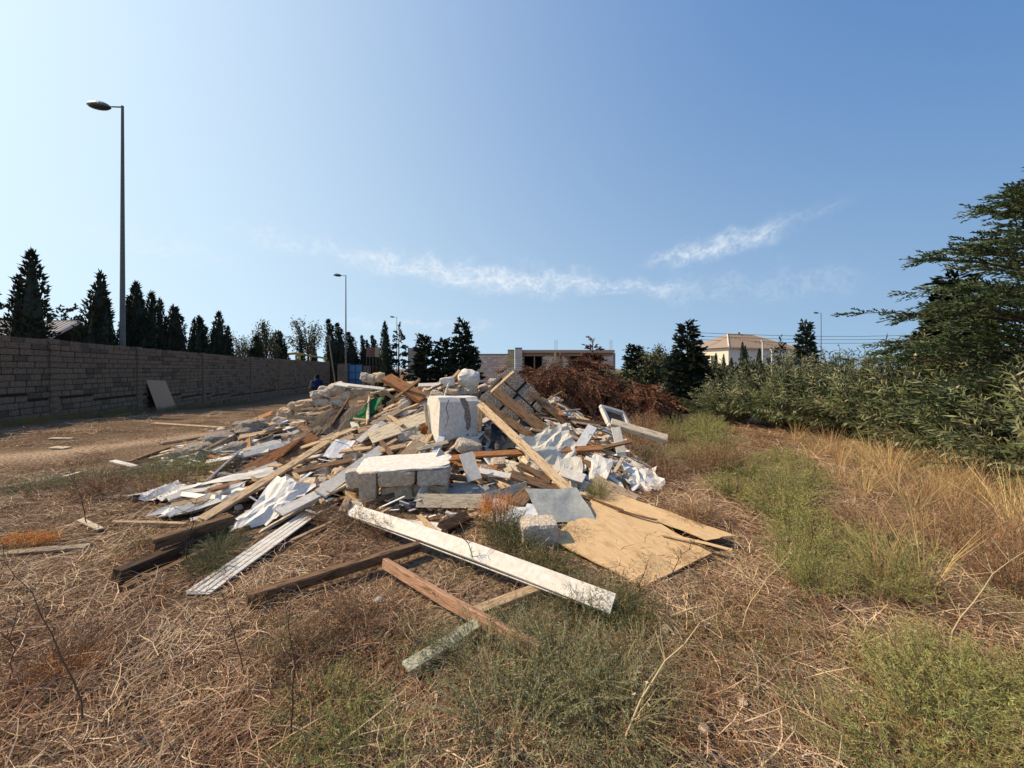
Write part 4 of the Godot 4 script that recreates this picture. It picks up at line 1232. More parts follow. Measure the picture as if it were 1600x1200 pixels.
	part("prop_post", ub, lin(110, 90, 72), Vector3(-0.1, 0, 0.06), Vector3(0.02, 4.2, 0.16), Transform3D(Basis(Vector3.BACK, 0.12), Vector3(5.6, 0, 0)))
	for q in [4.5, 4.62, 4.76, 10.3, 10.42, 10.55]:
		tube_part("rebar", ub, lin(150, 140, 132), [Vector3(q, 4.6, -0.5), Vector3(q + 0.02, 5.8, -0.5)], 0.016, 5)
	# block tower behind the conifer clump
	var bt := thing("block_building", P(-17.2, -1.1, 70.0), 0.0, "small grey block building behind the dark conifers", "building")
	wall_panel(bt, Vector3(-1.8, 0, 0), Vector3(1.1, 0, 0), 0.0, 6.6, [], 0.5, 0.25, 3.0, [lin(120, 112, 104), lin(170, 156, 144), lin(158, 146, 134)])
	part("chimney_post", bt, lin(140, 130, 122), Vector3(-0.5, 6.6, -0.6), Vector3(-0.3, 7.4, -0.4))
	# cream house with a hipped roof
	var th := atan2(5.0, 14.0)
	var ch := thing("cream_house", P(32.7, -1.1, 58.0), -0.0, "cream house with a brown hipped roof behind the hedge", "house")
	ch.rotation.y = th
	var cr := lin(226, 217, 198)
	part("wall", ch, cr, Vector3(0, 0, -8.5), Vector3(14.9, 6.1, 0))
	var rf := MB.new()
	var q1 := Vector3(-0.5, 6.0, 0.5); var q2 := Vector3(15.4, 6.0, 0.5); var q3 := Vector3(15.4, 6.0, -9.0); var q4 := Vector3(-0.5, 6.0, -9.0)
	var r1 := Vector3(4.6, 8.5, -4.2); var r2 := Vector3(10.2, 8.5, -4.2)
	var rc := lin(152, 136, 122)
	rf.quad(q1, q2, r2, r1, rc); rf.tri(q2, q3, r2, rc); rf.quad(q3, q4, r1, r2, rc); rf.tri(q4, q1, r1, rc); rf.quad(q4, q3, q2, q1, rc)
	var roof2 := mi("roof", rf.mesh(), M.plaincol, ch)
	for e in [[q1, r1], [q2, r2], [r1, r2]]: tube_part("ridge_cap", roof2, lin(206, 196, 184), [e[0] + Vector3.UP * 0.03, e[1] + Vector3.UP * 0.03], 0.12, 6)
	for i in 26:
		var x := -0.2 + i * 0.6
		var up := 1.0
		if x < 4.6: up = (x + 0.5) / 5.1
		elif x > 10.2: up = (15.4 - x) / 5.2
		tube_part("roof_rib", roof2, lin(142, 126, 112), [Vector3(x, 6.04, 0.5), Vector3(x, 6.04 + 2.5 * up, 0.5 - 4.7 * up)], 0.05, 4)
	part("eave_board", ch, lin(196, 184, 164), Vector3(-0.5, 5.85, 0.42), Vector3(15.4, 6.02, 0.52))
	part("vent", roof2, lin(120, 110, 104), Vector3(7.0, 8.5, -4.3), Vector3(7.3, 8.9, -4.1))
	for i in 2:
		var wn := part("window", ch, lin(176, 160, 132), Vector3(-0.06, 3.0, -3.2 - i * 3.0), Vector3(0.0, 4.9, -2.0 - i * 3.0))
		for j in 2: part("pane", wn, lin(74, 80, 88), Vector3(-0.08, 3.1, -3.12 - i * 3.0 + j * 0.55), Vector3(-0.062, 4.8, -2.65 - i * 3.0 + j * 0.55))
	for i in 3:
		var wn := part("window", ch, lin(176, 160, 132), Vector3(8.0 + i * 2.3, 3.0, 0.0), Vector3(9.2 + i * 2.3, 4.6, 0.06))
		for j in 2: part("pane", wn, lin(74, 80, 88), Vector3(8.08 + i * 2.3 + j * 0.55, 3.1, 0.062), Vector3(8.55 + i * 2.3 + j * 0.55, 4.5, 0.08))
	var sw := thing("sandstone_wall", P(22.0, -1.1, 44.0), 0.0, "sunlit yellow sandstone wall below the cream house", "wall")
	wall_panel(sw, Vector3(-2.5, 0, -3.0), Vector3(14.0, 0, 2.0), 0.0, 2.7, [], 0.45, 0.22, 0.3, [lin(150, 122, 88), lin(206, 170, 122), lin(192, 156, 110), lin(214, 182, 136)])
	for q in [[26.1, 40.0, 4.5], [27.2, 40.2, 3.6]]:
		var wp := thing("white_post", P(q[0], -1.1, q[1]), 0.0, "thin white post before the cream house", "post", "thin white posts before the cream house")
		part("shaft", wp, lin(196, 196, 192), Vector3(-0.05, 0, -0.05), Vector3(0.05, q[2] + 1.1, 0.09))
		part("cap", wp, lin(210, 210, 208), Vector3(-0.13, q[2] + 1.1, -0.13), Vector3(0.13, q[2] + 1.18, 0.13))
	# power lines
	for i in 3:
		var pts := []
		for k in 13:
			var s := k / 12.0
			var x := lerpf(30.0, 110.0, s)
			pts.append(P(x, 6.4 + i * 0.55 + s * 5.0 - 2.6 * sin(PI * s), 62.0))
		var wr := tube_part("power_line", self, lin(70, 74, 80), pts, 0.035, 5)
		wr.name = numbered("power_line_cable")
		tag(wr, "thin dark power line sagging beyond the oleander bushes", "power line", "power lines beyond the hedge")

# ---------------------------------------------------------------- the person
func person() -> void:
	var cell := 0.02
	# a, b, radius a, radius b, colour
	var navy := lin(26, 38, 74); var grey := lin(92, 88, 84); var dark := lin(38, 36, 40); var skin := lin(150, 106, 82); var hair := lin(28, 24, 22)
	var bones := [
		[Vector3(0, 0.98, 0), Vector3(0, 1.22, 0.01), 0.15, 0.16, navy], [Vector3(0, 1.22, 0.01), Vector3(0, 1.42, 0), 0.165, 0.15, navy],
		[Vector3(-0.15, 1.43, 0), Vector3(0.15, 1.43, 0), 0.085, 0.085, navy], [Vector3(0, 1.46, 0), Vector3(0.01, 1.56, -0.03), 0.06, 0.055, skin],
		[Vector3(0.01, 1.64, -0.05), Vector3(0.015, 1.70, -0.045), 0.088, 0.095, hair], [Vector3(0.01, 1.60, -0.09), Vector3(0.01, 1.64, -0.11), 0.06, 0.07, skin],
		[Vector3(0.01, 1.64, -0.175), Vector3(0.01, 1.62, -0.185), 0.018, 0.018, skin], [Vector3(-0.085, 1.65, -0.06), Vector3(-0.085, 1.63, -0.06), 0.022, 0.02, skin], [Vector3(0.105, 1.65, -0.06), Vector3(0.105, 1.63, -0.06), 0.022, 0.02, skin],
		[Vector3(-0.19, 1.42, 0), Vector3(-0.27, 1.15, 0.02), 0.072, 0.056, grey], [Vector3(-0.27, 1.15, 0.02), Vector3(-0.26, 0.92, -0.06), 0.05, 0.036, grey],
		[Vector3(0.19, 1.42, 0), Vector3(0.25, 1.15, 0.02), 0.07, 0.054, navy], [Vector3(0.25, 1.15, 0.02), Vector3(0.24, 0.92, -0.08), 0.046, 0.034, skin],
		[Vector3(-0.08, 0.96, 0), Vector3(-0.10, 0.52, 0), 0.10, 0.068, dark], [Vector3(-0.10, 0.52, 0), Vector3(-0.11, 0.10, 0.02), 0.068, 0.05, dark],
		[Vector3(0.08, 0.96, 0), Vector3(0.10, 0.52, -0.02), 0.10, 0.068, dark], [Vector3(0.10, 0.52, -0.02), Vector3(0.12, 0.10, 0.03), 0.068, 0.05, dark],
		[Vector3(-0.11, 0.05, 0.03), Vector3(-0.12, 0.04, -0.15), 0.048, 0.04, hair], [Vector3(0.12, 0.05, 0.04), Vector3(0.14, 0.04, -0.14), 0.048, 0.04, hair],
		[Vector3(0, 0.95, 0), Vector3(0, 1.0, 0), 0.15, 0.15, dark],
	]
	var body := MB.new()
	nets(body, bones, cell, 40.0)
	for s in [-1.0, 1.0]:
		var w := Vector3(-0.26, 0.92, -0.06) if s < 0.0 else Vector3(0.24, 0.92, -0.08)
		var hb := [[w + Vector3(0, 0.02, 0), w + Vector3(0, -0.035, -0.005), 0.03, 0.034, skin], [w + Vector3(0, -0.035, -0.02), w + Vector3(0, -0.08, 0.015), 0.024, 0.02, skin]]
		for f in 4:
			var k := w + Vector3(0.0, -0.075, -0.034 + f * 0.021)
			var ln: float = [0.034, 0.04, 0.037, 0.028][f]
			hb.append([k, k + Vector3(-s * 0.006, -ln, -0.002), 0.009, 0.0085, skin])
			hb.append([k + Vector3(-s * 0.006, -ln, -0.002), k + Vector3(-s * 0.022, -ln * 1.75, -0.002), 0.0085, 0.007, skin])
		hb.append([w + Vector3(-s * 0.01, -0.03, -0.03), w + Vector3(-s * 0.02, -0.065, -0.052), 0.011, 0.0095, skin])
		hb.append([w + Vector3(-s * 0.02, -0.065, -0.052), w + Vector3(-s * 0.022, -0.09, -0.055), 0.0095, 0.008, skin])
		nets(body, hb, 0.006, 160.0)
	var o := mi("person", body.mesh(), M.plaincol, self, Transform3D(Basis(Vector3.UP, 0.35).scaled(Vector3.ONE * 1.0), P(-9.15, ground_y(-9.15, 18.0), 18.0)))
	tag(o, "person in a dark blue shirt standing behind the heap before the wall", "person")

func nets(mb: MB, bones: Array, cell: float, k: float) -> void:
	var acc := {}
	var tint := {}
	for b in bones:
		var a: Vector3 = b[0]; var e: Vector3 = b[1]
		var r := maxf(b[2], b[3]) + cell * 2.5 + 2.0 / k
		var lo := Vector3i(((a.min(e) - Vector3.ONE * r) / cell).floor())
		var hi := Vector3i(((a.max(e) + Vector3.ONE * r) / cell).ceil())
		var ab := e - a
		var l2 := maxf(ab.length_squared(), 1e-8)
		for z in range(lo.z, hi.z + 1):
			for y in range(lo.y, hi.y + 1):
				for x in range(lo.x, hi.x + 1):
					var p := Vector3(x, y, z) * cell
					var t := clampf((p - a).dot(ab) / l2, 0.0, 1.0)
					var d: float = (p - a - ab * t).length() - lerpf(b[2], b[3], t)
					var key := Vector3i(x, y, z)
					acc[key] = acc.get(key, 0.0) + exp(-k * minf(d, 1.0))
					if not tint.has(key) or tint[key][0] > d: tint[key] = [d, b[4]]
	var val := func(q: Vector3i) -> float: return 1.0 if not acc.has(q) else -log(acc[q]) / k
	var vert := {}
	var corners := []
	for i in 8: corners.append(Vector3i(i & 1, (i >> 1) & 1, (i >> 2) & 1))
	for key in acc:
		var ds := []
		var neg := 0
		for c in corners:
			var d: float = val.call(key + c)
			ds.append(d)
			if d < 0.0: neg += 1
		if neg == 0 or neg == 8: continue
		var s := Vector3.ZERO
		var m := 0
		for i in 8:
			for bit in [1, 2, 4]:
				var j: int = i | bit
				if j == i or (ds[i] < 0.0) == (ds[j] < 0.0): continue
				var t: float = ds[i] / (ds[i] - ds[j])
				s += Vector3(corners[i]).lerp(Vector3(corners[j]), t)
				m += 1
		var g := Vector3(ds[1] + ds[3] + ds[5] + ds[7] - ds[0] - ds[2] - ds[4] - ds[6], ds[2] + ds[3] + ds[6] + ds[7] - ds[0] - ds[1] - ds[4] - ds[5], ds[4] + ds[5] + ds[6] + ds[7] - ds[0] - ds[1] - ds[2] - ds[3])
		vert[key] = [(Vector3(key) + s / m) * cell, g.normalized(), tint[key][1]]
	var ax := [Vector3i(1, 0, 0), Vector3i(0, 1, 0), Vector3i(0, 0, 1)]
	for key in vert:
		for i in 3:
			var u: Vector3i = ax[(i + 1) % 3]; var w: Vector3i = ax[(i + 2) % 3]
			var d0: float = val.call(key); var d1: float = val.call(key + ax[i])
			if (d0 < 0.0) == (d1 < 0.0): continue
			var q := [key, key - u, key - u - w, key - w]
			if not (vert.has(q[1]) and vert.has(q[2]) and vert.has(q[3])): continue
			if d0 > 0.0: q = [q[0], q[3], q[2], q[1]]
			for tr in [[0, 1, 2], [0, 2, 3]]:
				var A: Array = vert[q[tr[0]]]; var B: Array = vert[q[tr[1]]]; var C: Array = vert[q[tr[2]]]
				mb.smooth([A[0], B[0], C[0]], [A[1], B[1], C[1]], A[2])

# ---------------------------------------------------------------- the heap
# name, material, one end, other end (x, y, distance), width, thickness, width axis, bends, label, category, group
const BEAMS := [
	["window_board", "white", [-1.684, 0.13, 4.009], [0.633, 0.13, 2.403], 0.135, 0.02, [0.493, 0.5, 0.712], 5, "long white window board lying on dry grass in front of the heap", "board", ""],
	["batten", "pink", [-0.995, 0.085, 3.0], [0.148, 0.085, 2.061], 0.075, 0.045, [0.132, 0.978, 0.161], 2, "straight reddish batten lying over the pale green post", "timber", ""],
	["batten", "tan", [-0.288, 0.06, 2.4], [0.335, 0.06, 2.792], 0.075, 0.035, [-0.524, 0.174, 0.834], 2, "tan batten running from under the reddish batten to the white window board", "timber", ""],
	["post", "palegreen", [-0.544, 0.07, 1.966], [-0.201, 0.07, 2.324], 0.075, 0.022, [-0.712, 0.174, 0.68], 4, "pale green painted post with flaking paint lying in weeds", "post", ""],
	["beam", "brown", [-1.753, 0.08, 2.54], [-0.793, 0.08, 3.304], 0.075, 0.075, [-0.62, 0.087, 0.779], 2, "dark brown square beam lying apart on the straw", "timber", ""],
	["beam", "brown", [-2.964, 0.16, 3.165], [-2.684, 0.16, 3.677], 0.085, 0.09, [-0.875, 0.07, 0.479], 2, "tan topped beam resting across two darker beams", "timber", ""],
	["beam", "dark", [-2.933, 0.06, 2.843], [-2.706, 0.06, 3.624], 0.1, 0.11, [-0.956, 0.087, 0.279], 2, "thick dark beam lying under the tan topped beam", "timber", ""],
	["beam", "brown", [-2.778, 0.02, 2.732], [-2.65, 0.02, 3.326], 0.06, 0.06, [-0.974, 0.087, 0.209], 2, "thin dark brown beam at the edge of two thicker beams", "timber", ""],
	["stick", "tan", [-2.015, 0.03, 3.515], [-1.784, 0.03, 4.15], 0.035, 0.025, [-0.926, 0.174, 0.337], 2, "thin straight stick lying in brown grass before the broken wall corner", "stick", ""],
	["stick", "tan", [-4.099, 0.03, 3.941], [-3.296, 0.03, 3.893], 0.04, 0.03, [0.06, 0.087, 0.994], 2, "pale straight stick lying loose on the straw beside white gutters", "stick", ""],
	["plank", "grey", [-4.423, 0.01, 3.301], [-3.8, 0.01, 3.444], 0.09, 0.025, [-0.223, 0.052, 0.973], 2, "long grey plank half sunk in the straw near the orange dodder", "plank", ""],
	["wood_chip", "cream", [-4.503, 0.03, 4.009], [-4.038, 0.03, 3.768], 0.05, 0.02, [0.458, 0.087, 0.885], 2, "pale splinter of wood lying alone on the straw", "timber", ""],
	["frame_board", "cream", [-1.061, 0.131, 4.3], [-0.302, 0.151, 4.22], 0.15, 0.02, [0.026, 0.883, 0.469], 2, "cream board on edge forming the sill of a broken door frame", "board", ""],
	["frame_board", "cream", [-0.316, 0.151, 4.22], [0.185, 0.175, 4.62], 0.15, 0.02, [-0.319, 0.882, 0.346], 2, "cream board on edge angled back towards the brown wood block", "board", ""],
	["frame_board", "white", [-1.068, 0.096, 4.36], [-0.898, 0.563, 4.9], 0.1, 0.02, [-0.506, 0.725, -0.468], 2, "white frame strip rising from the cream sill of the broken frame", "board", ""],
	["beam", "brown", [-1.61, 0.074, 4.2], [-1.12, 0.127, 4.7], 0.14, 0.05, [-0.201, 0.975, 0.092], 2, "brown plank on edge leaning on the broken wall corner", "plank", ""],
	["board", "white", [-1.835, 0.074, 4.3], [-1.561, 0.06, 4.2], 0.12, 0.015, [0.209, 0.865, 0.456], 2, "small white board end poking out beside the long window board", "board", ""],
	["board", "white", [-0.588, 0.53, 4.9], [-0.454, 0.245, 4.7], 0.18, 0.015, [0.912, 0.163, 0.377], 2, "upright white board standing between bent grey sheet and horizontal plank", "board", ""],
	["plank", "lightwood", [-0.508, 1.041, 6.1], [0.712, 0.137, 4.5], 0.117, 0.035, [0.824, 0.398, 0.404], 3, "long pale plank sloping over the white tarpaulin down to the front", "plank", ""],
	["plank", "brown", [-0.286, 1.215, 6.6], [0.787, 0.45, 5.9], 0.188, 0.04, [0.692, 0.466, 0.551], 2, "wide brown plank sloping down in front of the tilted block slab", "plank", ""],
	["plank", "brown", [-0.516, 1.052, 6.45], [0.413, 0.489, 5.9], 0.136, 0.035, [0.646, 0.525, 0.554], 2, "narrow brown plank lying alongside the wide brown plank", "plank", ""],
	["plank", "brown", [0.327, 1.192, 7.0], [0.938, 0.673, 6.7], 0.123, 0.03, [0.669, 0.443, 0.597], 2, "brown plank along the far edge of the tilted block slab", "plank", ""],
	["stick", "lightwood", [-0.368, 1.198, 6.9], [0.035, 1.565, 6.95], 0.055, 0.025, [-0.541, 0.501, 0.675], 2, "thin stick poking up behind the tilted block slab", "stick", ""],
	["plank", "dark", [0.207, 0.806, 6.9], [1.675, 0.629, 6.7], 0.122, 0.03, [0.17, 0.373, 0.912], 2, "dark plank lying level at the foot of the dead brush", "plank", ""],
	["plank", "dark", [0.525, 0.881, 6.85], [1.396, 0.584, 6.7], 0.081, 0.03, [0.309, 0.497, 0.811], 2, "thin dark lath crossing the dark level plank", "plank", ""],
	["plank", "orange", [-0.972, 0.355, 5.3], [-0.512, 0.416, 5.3], 0.095, 0.03, [-0.087, 0.643, 0.761], 2, "short end of a brown plank below the plastered wall chunk", "plank", ""],
	["plank", "orange", [-0.507, 0.428, 5.25], [1.283, 0.473, 5.5], 0.097, 0.04, [-0.129, 0.555, 0.822], 2, "long level brown plank running under the white tarpaulin", "plank", ""],
	["board", "bluewhite", [0.996, 0.392, 5.8], [1.26, 0.71, 6.0], 0.153, 0.02, [-0.79, 0.332, 0.515], 2, "bluish white board leaning upright among broken stones", "board", ""],
	["gutter", "cream", [1.55, 0.77, 6.0], [2.339, 0.546, 5.8], 0.165, 0.07, [0.329, 0.391, 0.86], 2, "cream box gutter sticking out of the heap over the weeds", "gutter", ""],
	["board", "white", [1.579, 0.713, 5.85], [1.605, 0.34, 5.6], 0.137, 0.02, [0.996, 0.087, -0.027], 2, "white board hanging below the cream box gutter", "board", ""],
	["pipe_piece", "white", [1.167, 0.252, 5.15], [1.388, 0.122, 4.9], 0.054, 0.04, [0.787, 0.297, 0.541], 2, "upper half of a bent white plastic pipe on the grey sheet", "pipe", ""],
	["pipe_piece", "white", [1.388, 0.122, 4.9], [1.426, -0.048, 4.6], 0.048, 0.04, [0.981, 0.196, 0.012], 2, "lower half of a bent white plastic pipe reaching the ground", "pipe", ""],
	["pipe_piece", "cream", [1.267, 0.142, 5.0], [1.557, 0.349, 5.4], 0.048, 0.03, [-0.84, 0.229, 0.491], 2, "curved cream pipe standing beside the white board", "pipe", ""],
	["wood_block", "brown", [0.042, 0.113, 4.15], [0.24, 0.167, 4.5], 0.204, 0.1, [-0.871, 0.132, 0.473], 2, "short thick brown wood block resting on the bent grey sheet", "timber", ""],
	["plank", "brown", [0.0, 0.294, 4.75], [0.62, 0.12, 4.65], 0.15, 0.04, [0.248, 0.367, 0.897], 2, "split brown plank lying behind the brown wood block", "plank", ""],
	["plank", "brown", [0.083, 0.379, 4.95], [0.475, 0.215, 4.75], 0.097, 0.03, [0.537, 0.344, 0.77], 2, "splintered brown plank under the pale sloping plank", "plank", ""],
	["board", "grey", [1.01, 0.185, 4.85], [1.409, 0.05, 4.45], 0.242, 0.012, [0.677, 0.551, 0.488], 2, "flat grey board lying under the bent white pipe", "board", ""],
	["board", "white", [1.431, 0.03, 4.64], [1.478, 0.03, 4.262], 0.1, 0.012, [0.989, 0.087, 0.123], 2, "small white offcut lying on grass behind the plywood sheet", "board", ""],
	["board", "white", [1.47, 0.03, 4.301], [1.598, 0.03, 4.168], 0.06, 0.012, [0.718, 0.087, 0.691], 2, "small white strip lying on grass next to the white offcut", "board", ""],
	["plank", "orange", [-3.749, 0.153, 5.46], [-3.409, 0.438, 6.64], 0.218, 0.035, [-0.851, 0.511, 0.122], 2, "wide orange brown plank lying beside white trim strips", "plank", ""],
	["plank", "orange", [-3.531, 0.252, 5.82], [-3.541, 0.395, 6.4], 0.244, 0.03, [0.742, 0.654, -0.148], 2, "short orange brown plank end lying over the wide one", "plank", ""],
	["plank", "brown", [-3.444, 0.213, 5.74], [-3.22, 0.387, 6.44], 0.122, 0.03, [-0.844, 0.518, 0.141], 2, "dark edged plank lying against the orange brown planks", "plank", ""],
	["plank", "lightwood", [-3.098, 0.096, 3.84], [-2.939, 0.503, 6.58], 0.104, 0.04, [-0.965, 0.261, 0.017], 4, "very long pale plank running down the slope to the dry grass", "plank", ""],
	["trim_strip", "white", [-2.15, 0.203, 4.3], [-1.899, 0.444, 5.64], 0.149, 0.02, [-0.908, 0.407, 0.097], 3, "broad white trim strip running up from the broken wall corner", "trim strip", ""],
	["trim_strip", "white", [-2.366, 0.138, 3.9], [-2.135, 0.211, 4.48], 0.126, 0.02, [-0.901, 0.292, 0.321], 2, "broad white trim strip running down to the dry grass", "trim strip", ""],
	["plank", "brown", [-3.106, 0.189, 5.01], [-2.272, 0.311, 5.41], 0.104, 0.04, [-0.447, 0.33, 0.832], 2, "brown plank lying under the very long pale plank", "plank", ""],
	["plank", "tan", [-3.201, 0.185, 4.85], [-2.911, 0.197, 5.23], 0.091, 0.03, [-0.638, 0.612, 0.468], 2, "tan plank end poking from under the very long pale plank", "plank", ""],
	["trim_strip", "white", [-3.911, 0.165, 4.92], [-4.266, 0.294, 5.98], 0.153, 0.02, [0.689, 0.711, 0.143], 2, "ribbed white trim strip leaning across other white strips", "trim strip", ""],
	["trim_strip", "white", [-4.645, 0.191, 5.83], [-3.857, 0.311, 6.09], 0.083, 0.02, [-0.341, 0.43, 0.836], 2, "white trim strip lying level at the edge of the heap", "trim strip", ""],
	["trim_strip", "white", [-4.15, 0.273, 5.9], [-3.499, 0.423, 6.48], 0.099, 0.025, [-0.583, 0.653, 0.484], 2, "white trim strip lying on top of the orange brown planks", "trim strip", ""],
	["trim_strip", "white", [-4.134, 0.323, 6.08], [-3.804, 0.406, 6.34], 0.112, 0.02, [-0.574, 0.623, 0.531], 2, "short white trim strip beside a dark tape band", "trim strip", ""],
	["board", "grey", [-4.62, 0.06, 4.62], [-4.37, 0.06, 4.838], 0.14, 0.02, [-0.65, 0.139, 0.747], 2, "dull grey strip pointing out of the heap onto grass", "board", ""],
	["plank", "brown", [-4.501, 0.102, 4.91], [-4.058, 0.139, 4.87], 0.049, 0.02, [0.046, 0.427, 0.903], 2, "reddish lath lying behind the bent white gutter", "plank", ""],
	["plank", "tan", [-3.742, 0.109, 4.22], [-3.454, 0.138, 4.3], 0.051, 0.02, [-0.265, 0.641, 0.72], 2, "tan lath lying under crumpled white sheeting", "plank", ""],
	["plank", "brown", [-3.666, 0.157, 4.68], [-3.384, 0.176, 5.18], 0.079, 0.03, [-0.761, 0.503, 0.41], 2, "brown lath behind the bent white gutter", "plank", ""],
	["plank", "tan", [-3.776, 0.164, 4.98], [-3.693, 0.187, 5.54], 0.063, 0.02, [-0.846, 0.523, 0.104], 2, "tan lath beside the ribbed white strip", "plank", ""],
	["plank", "orange", [-5.699, 0.452, 8.3], [-5.188, 0.659, 8.3], 0.166, 0.02, [-0.196, 0.484, 0.853], 2, "small orange plywood offcut at the edge of the heap", "plank", ""],
	["plank", "lightwood", [-5.171, 0.396, 7.3], [-4.44, 0.601, 7.4], 0.073, 0.03, [-0.283, 0.678, 0.678], 2, "pale lath lying on the dark crumpled felt", "plank", ""],
	["plank", "brown", [-4.232, 0.643, 7.36], [-3.518, 0.498, 6.68], 0.112, 0.03, [0.674, 0.396, 0.623], 2, "brown lath sloping over the dark crumpled felt", "plank", ""],
	["plank", "twotone", [-3.297, 0.552, 6.99], [-3.362, 0.994, 7.91], 0.164, 0.03, [0.425, 0.827, -0.367], 2, "upright brown plank leaning beside the green netting", "plank", ""],
	["plank", "cream", [-2.501, 0.659, 6.64], [-2.942, 1.009, 7.88], 0.16, 0.025, [0.296, 0.942, -0.16], 2, "upright pale plank standing beside the green netting", "plank", ""],
	["beam", "orange", [-2.483, 1.435, 7.6], [-1.679, 1.028, 7.3], 0.268, 0.1, [0.479, 0.355, 0.803], 2, "thick orange brown beam sticking up at the top of the heap", "timber", ""],
	["plank", "brown", [-2.214, 1.053, 7.3], [-1.764, 1.404, 7.35], 0.088, 0.03, [-0.427, 0.435, 0.793], 2, "thin brown lath crossing the thick orange brown beam", "plank", ""],
	["board", "cream", [-2.235, 0.523, 6.04], [-1.443, 0.802, 6.56], 0.328, 0.03, [-0.598, 0.374, 0.709], 2, "broad pale board lying against the plastered wall chunk", "board", ""],
	["board", "cream", [-2.171, 0.505, 5.92], [-1.791, 0.628, 6.14], 0.193, 0.02, [-0.553, 0.372, 0.746], 2, "short pale board in front of the broad pale board", "board", ""],
	["plank", "grey", [-2.383, 0.649, 6.56], [-2.024, 0.867, 6.98], 0.149, 0.03, [-0.796, 0.291, 0.53], 2, "grey plank propped below a pointed grey stone", "plank", ""],
	["plank", "grey", [-3.156, 0.614, 7.89], [-2.477, 0.82, 7.43], 0.138, 0.03, [0.35, 0.546, 0.761], 2, "grey lath lying behind the upright pale plank", "plank", ""],
	["plank", "tan", [-2.15, 0.782, 6.72], [-1.789, 0.695, 6.24], 0.065, 0.03, [0.768, 0.392, 0.507], 2, "short tan lath end sticking out over broad pale board", "plank", ""],
	["plank", "tan", [-2.614, 1.109, 7.96], [-2.388, 0.95, 7.96], 0.08, 0.03, [0.189, 0.268, 0.945], 2, "short tan lath near the thin brown lath", "plank", ""],
	["stick", "tan", [-1.08, 1.574, 7.9], [-1.261, 1.353, 7.8], 0.063, 0.03, [-0.753, 0.374, 0.541], 2, "short stick standing up beside the white plaster lump", "stick", ""],
	["stick", "cream", [-1.221, 1.316, 7.4], [-1.219, 1.083, 6.9], 0.057, 0.03, [0.524, 0.772, -0.359], 2, "pale stick standing behind the plastered wall chunk", "stick", ""],
	["board", "cream", [-1.429, 1.018, 6.35], [-1.333, 0.515, 6.2], 0.063, 0.02, [0.881, 0.026, 0.473], 2, "thin pale board standing against the plastered wall chunk", "board", ""],
	["plank", "tan", [-1.491, 0.361, 5.2], [-1.378, 0.519, 5.74], 0.175, 0.03, [-0.91, 0.409, 0.071], 2, "short yellowish plank lying over white scraps", "plank", ""],
	["plank", "tan", [-1.932, 0.413, 5.52], [-1.566, 0.477, 5.66], 0.089, 0.03, [-0.385, 0.499, 0.777], 2, "tan lath lying below the short yellowish plank", "plank", ""],
	["plank", "brown", [-1.788, 0.329, 5.26], [-1.233, 0.376, 5.36], 0.085, 0.03, [-0.195, 0.444, 0.874], 2, "brown lath lying above the broken wall corner", "plank", ""],
	["plank", "brown", [-1.251, 0.394, 5.36], [-0.748, 0.363, 5.34], 0.096, 0.03, [0.065, 0.493, 0.868], 2, "brown lath behind the white frame strip", "plank", ""],
	["stake", "tan", [-0.492, 1.057, 6.15], [-0.524, 0.622, 6.05], 0.085, 0.04, [-0.996, 0.057, 0.073], 2, "upright stake standing beside the plastered wall chunk", "stake", ""],
	["plank", "tan", [-2.565, 0.375, 5.7], [-2.075, 0.44, 5.66], 0.08, 0.03, [0.026, 0.375, 0.927], 2, "tan lath lying across the broad white trim strip", "plank", ""],
	["plank", "white", [-0.672, 1.08, 6.5], [-0.427, 0.971, 6.4], 0.103, 0.03, [0.517, 0.589, 0.622], 2, "white board end tucked behind the upright stake", "board", ""],
	["plank", "white", [-3.357, 1.271, 7.9], [-2.633, 1.192, 7.9], 0.111, 0.03, [0.042, 0.385, 0.922], 2, "white board lying level along the ridge of the heap", "board", ""],
	["plank", "lightwood", [-2.7, 1.276, 8.1], [-2.025, 1.317, 8.1], 0.081, 0.03, [-0.039, 0.645, 0.763], 2, "pale lath lying level along the ridge of the heap", "plank", ""],
	["plank", "white", [-1.933, 1.267, 8.0], [-1.267, 1.293, 8.0], 0.096, 0.03, [-0.027, 0.67, 0.742], 2, "white lath lying along the ridge near white block", "board", ""],
	["plank", "white", [-3.712, 1.29, 8.1], [-3.2, 1.24, 8.0], 0.145, 0.03, [0.212, 0.376, 0.902], 2, "white slab end lying over rounded stones on the ridge", "board", ""],
	["plank", "tan", [-3.168, 0.927, 7.92], [-2.64, 1.006, 7.92], 0.079, 0.03, [-0.097, 0.649, 0.755], 2, "tan lath lying across the green netting", "plank", ""],
	["trim_strip", "white", [-2.384, 0.478, 5.96], [-2.275, 0.658, 6.5], 0.1, 0.02, [-0.952, 0.292, 0.095], 2, "white trim strip standing among scraps below the grey plank", "trim strip", ""],
	["trim_strip", "white", [-3.312, 0.643, 7.36], [-2.923, 0.618, 7.1], 0.13, 0.03, [0.502, 0.505, 0.702], 2, "bent white trim piece lying below the upright brown plank", "trim strip", ""],
	["trim_strip", "white", [-3.23, 0.664, 7.69], [-2.688, 0.597, 6.61], 0.114, 0.02, [0.893, -0.026, 0.449], 2, "short white trim piece tipped over the bent one", "trim strip", ""],
	["plank", "brown", [-1.972, 0.508, 5.8], [-1.673, 0.399, 5.34], 0.067, 0.03, [0.844, 0.068, 0.532], 2, "rusty lath sticking up among white scraps", "plank", ""],
	["plank", "white", [0.653, 0.285, 4.9], [0.896, 0.232, 4.8], 0.175, 0.02, [0.422, 0.358, 0.833], 2, "white box end beside the lower end of the pale sloping plank", "board", ""],
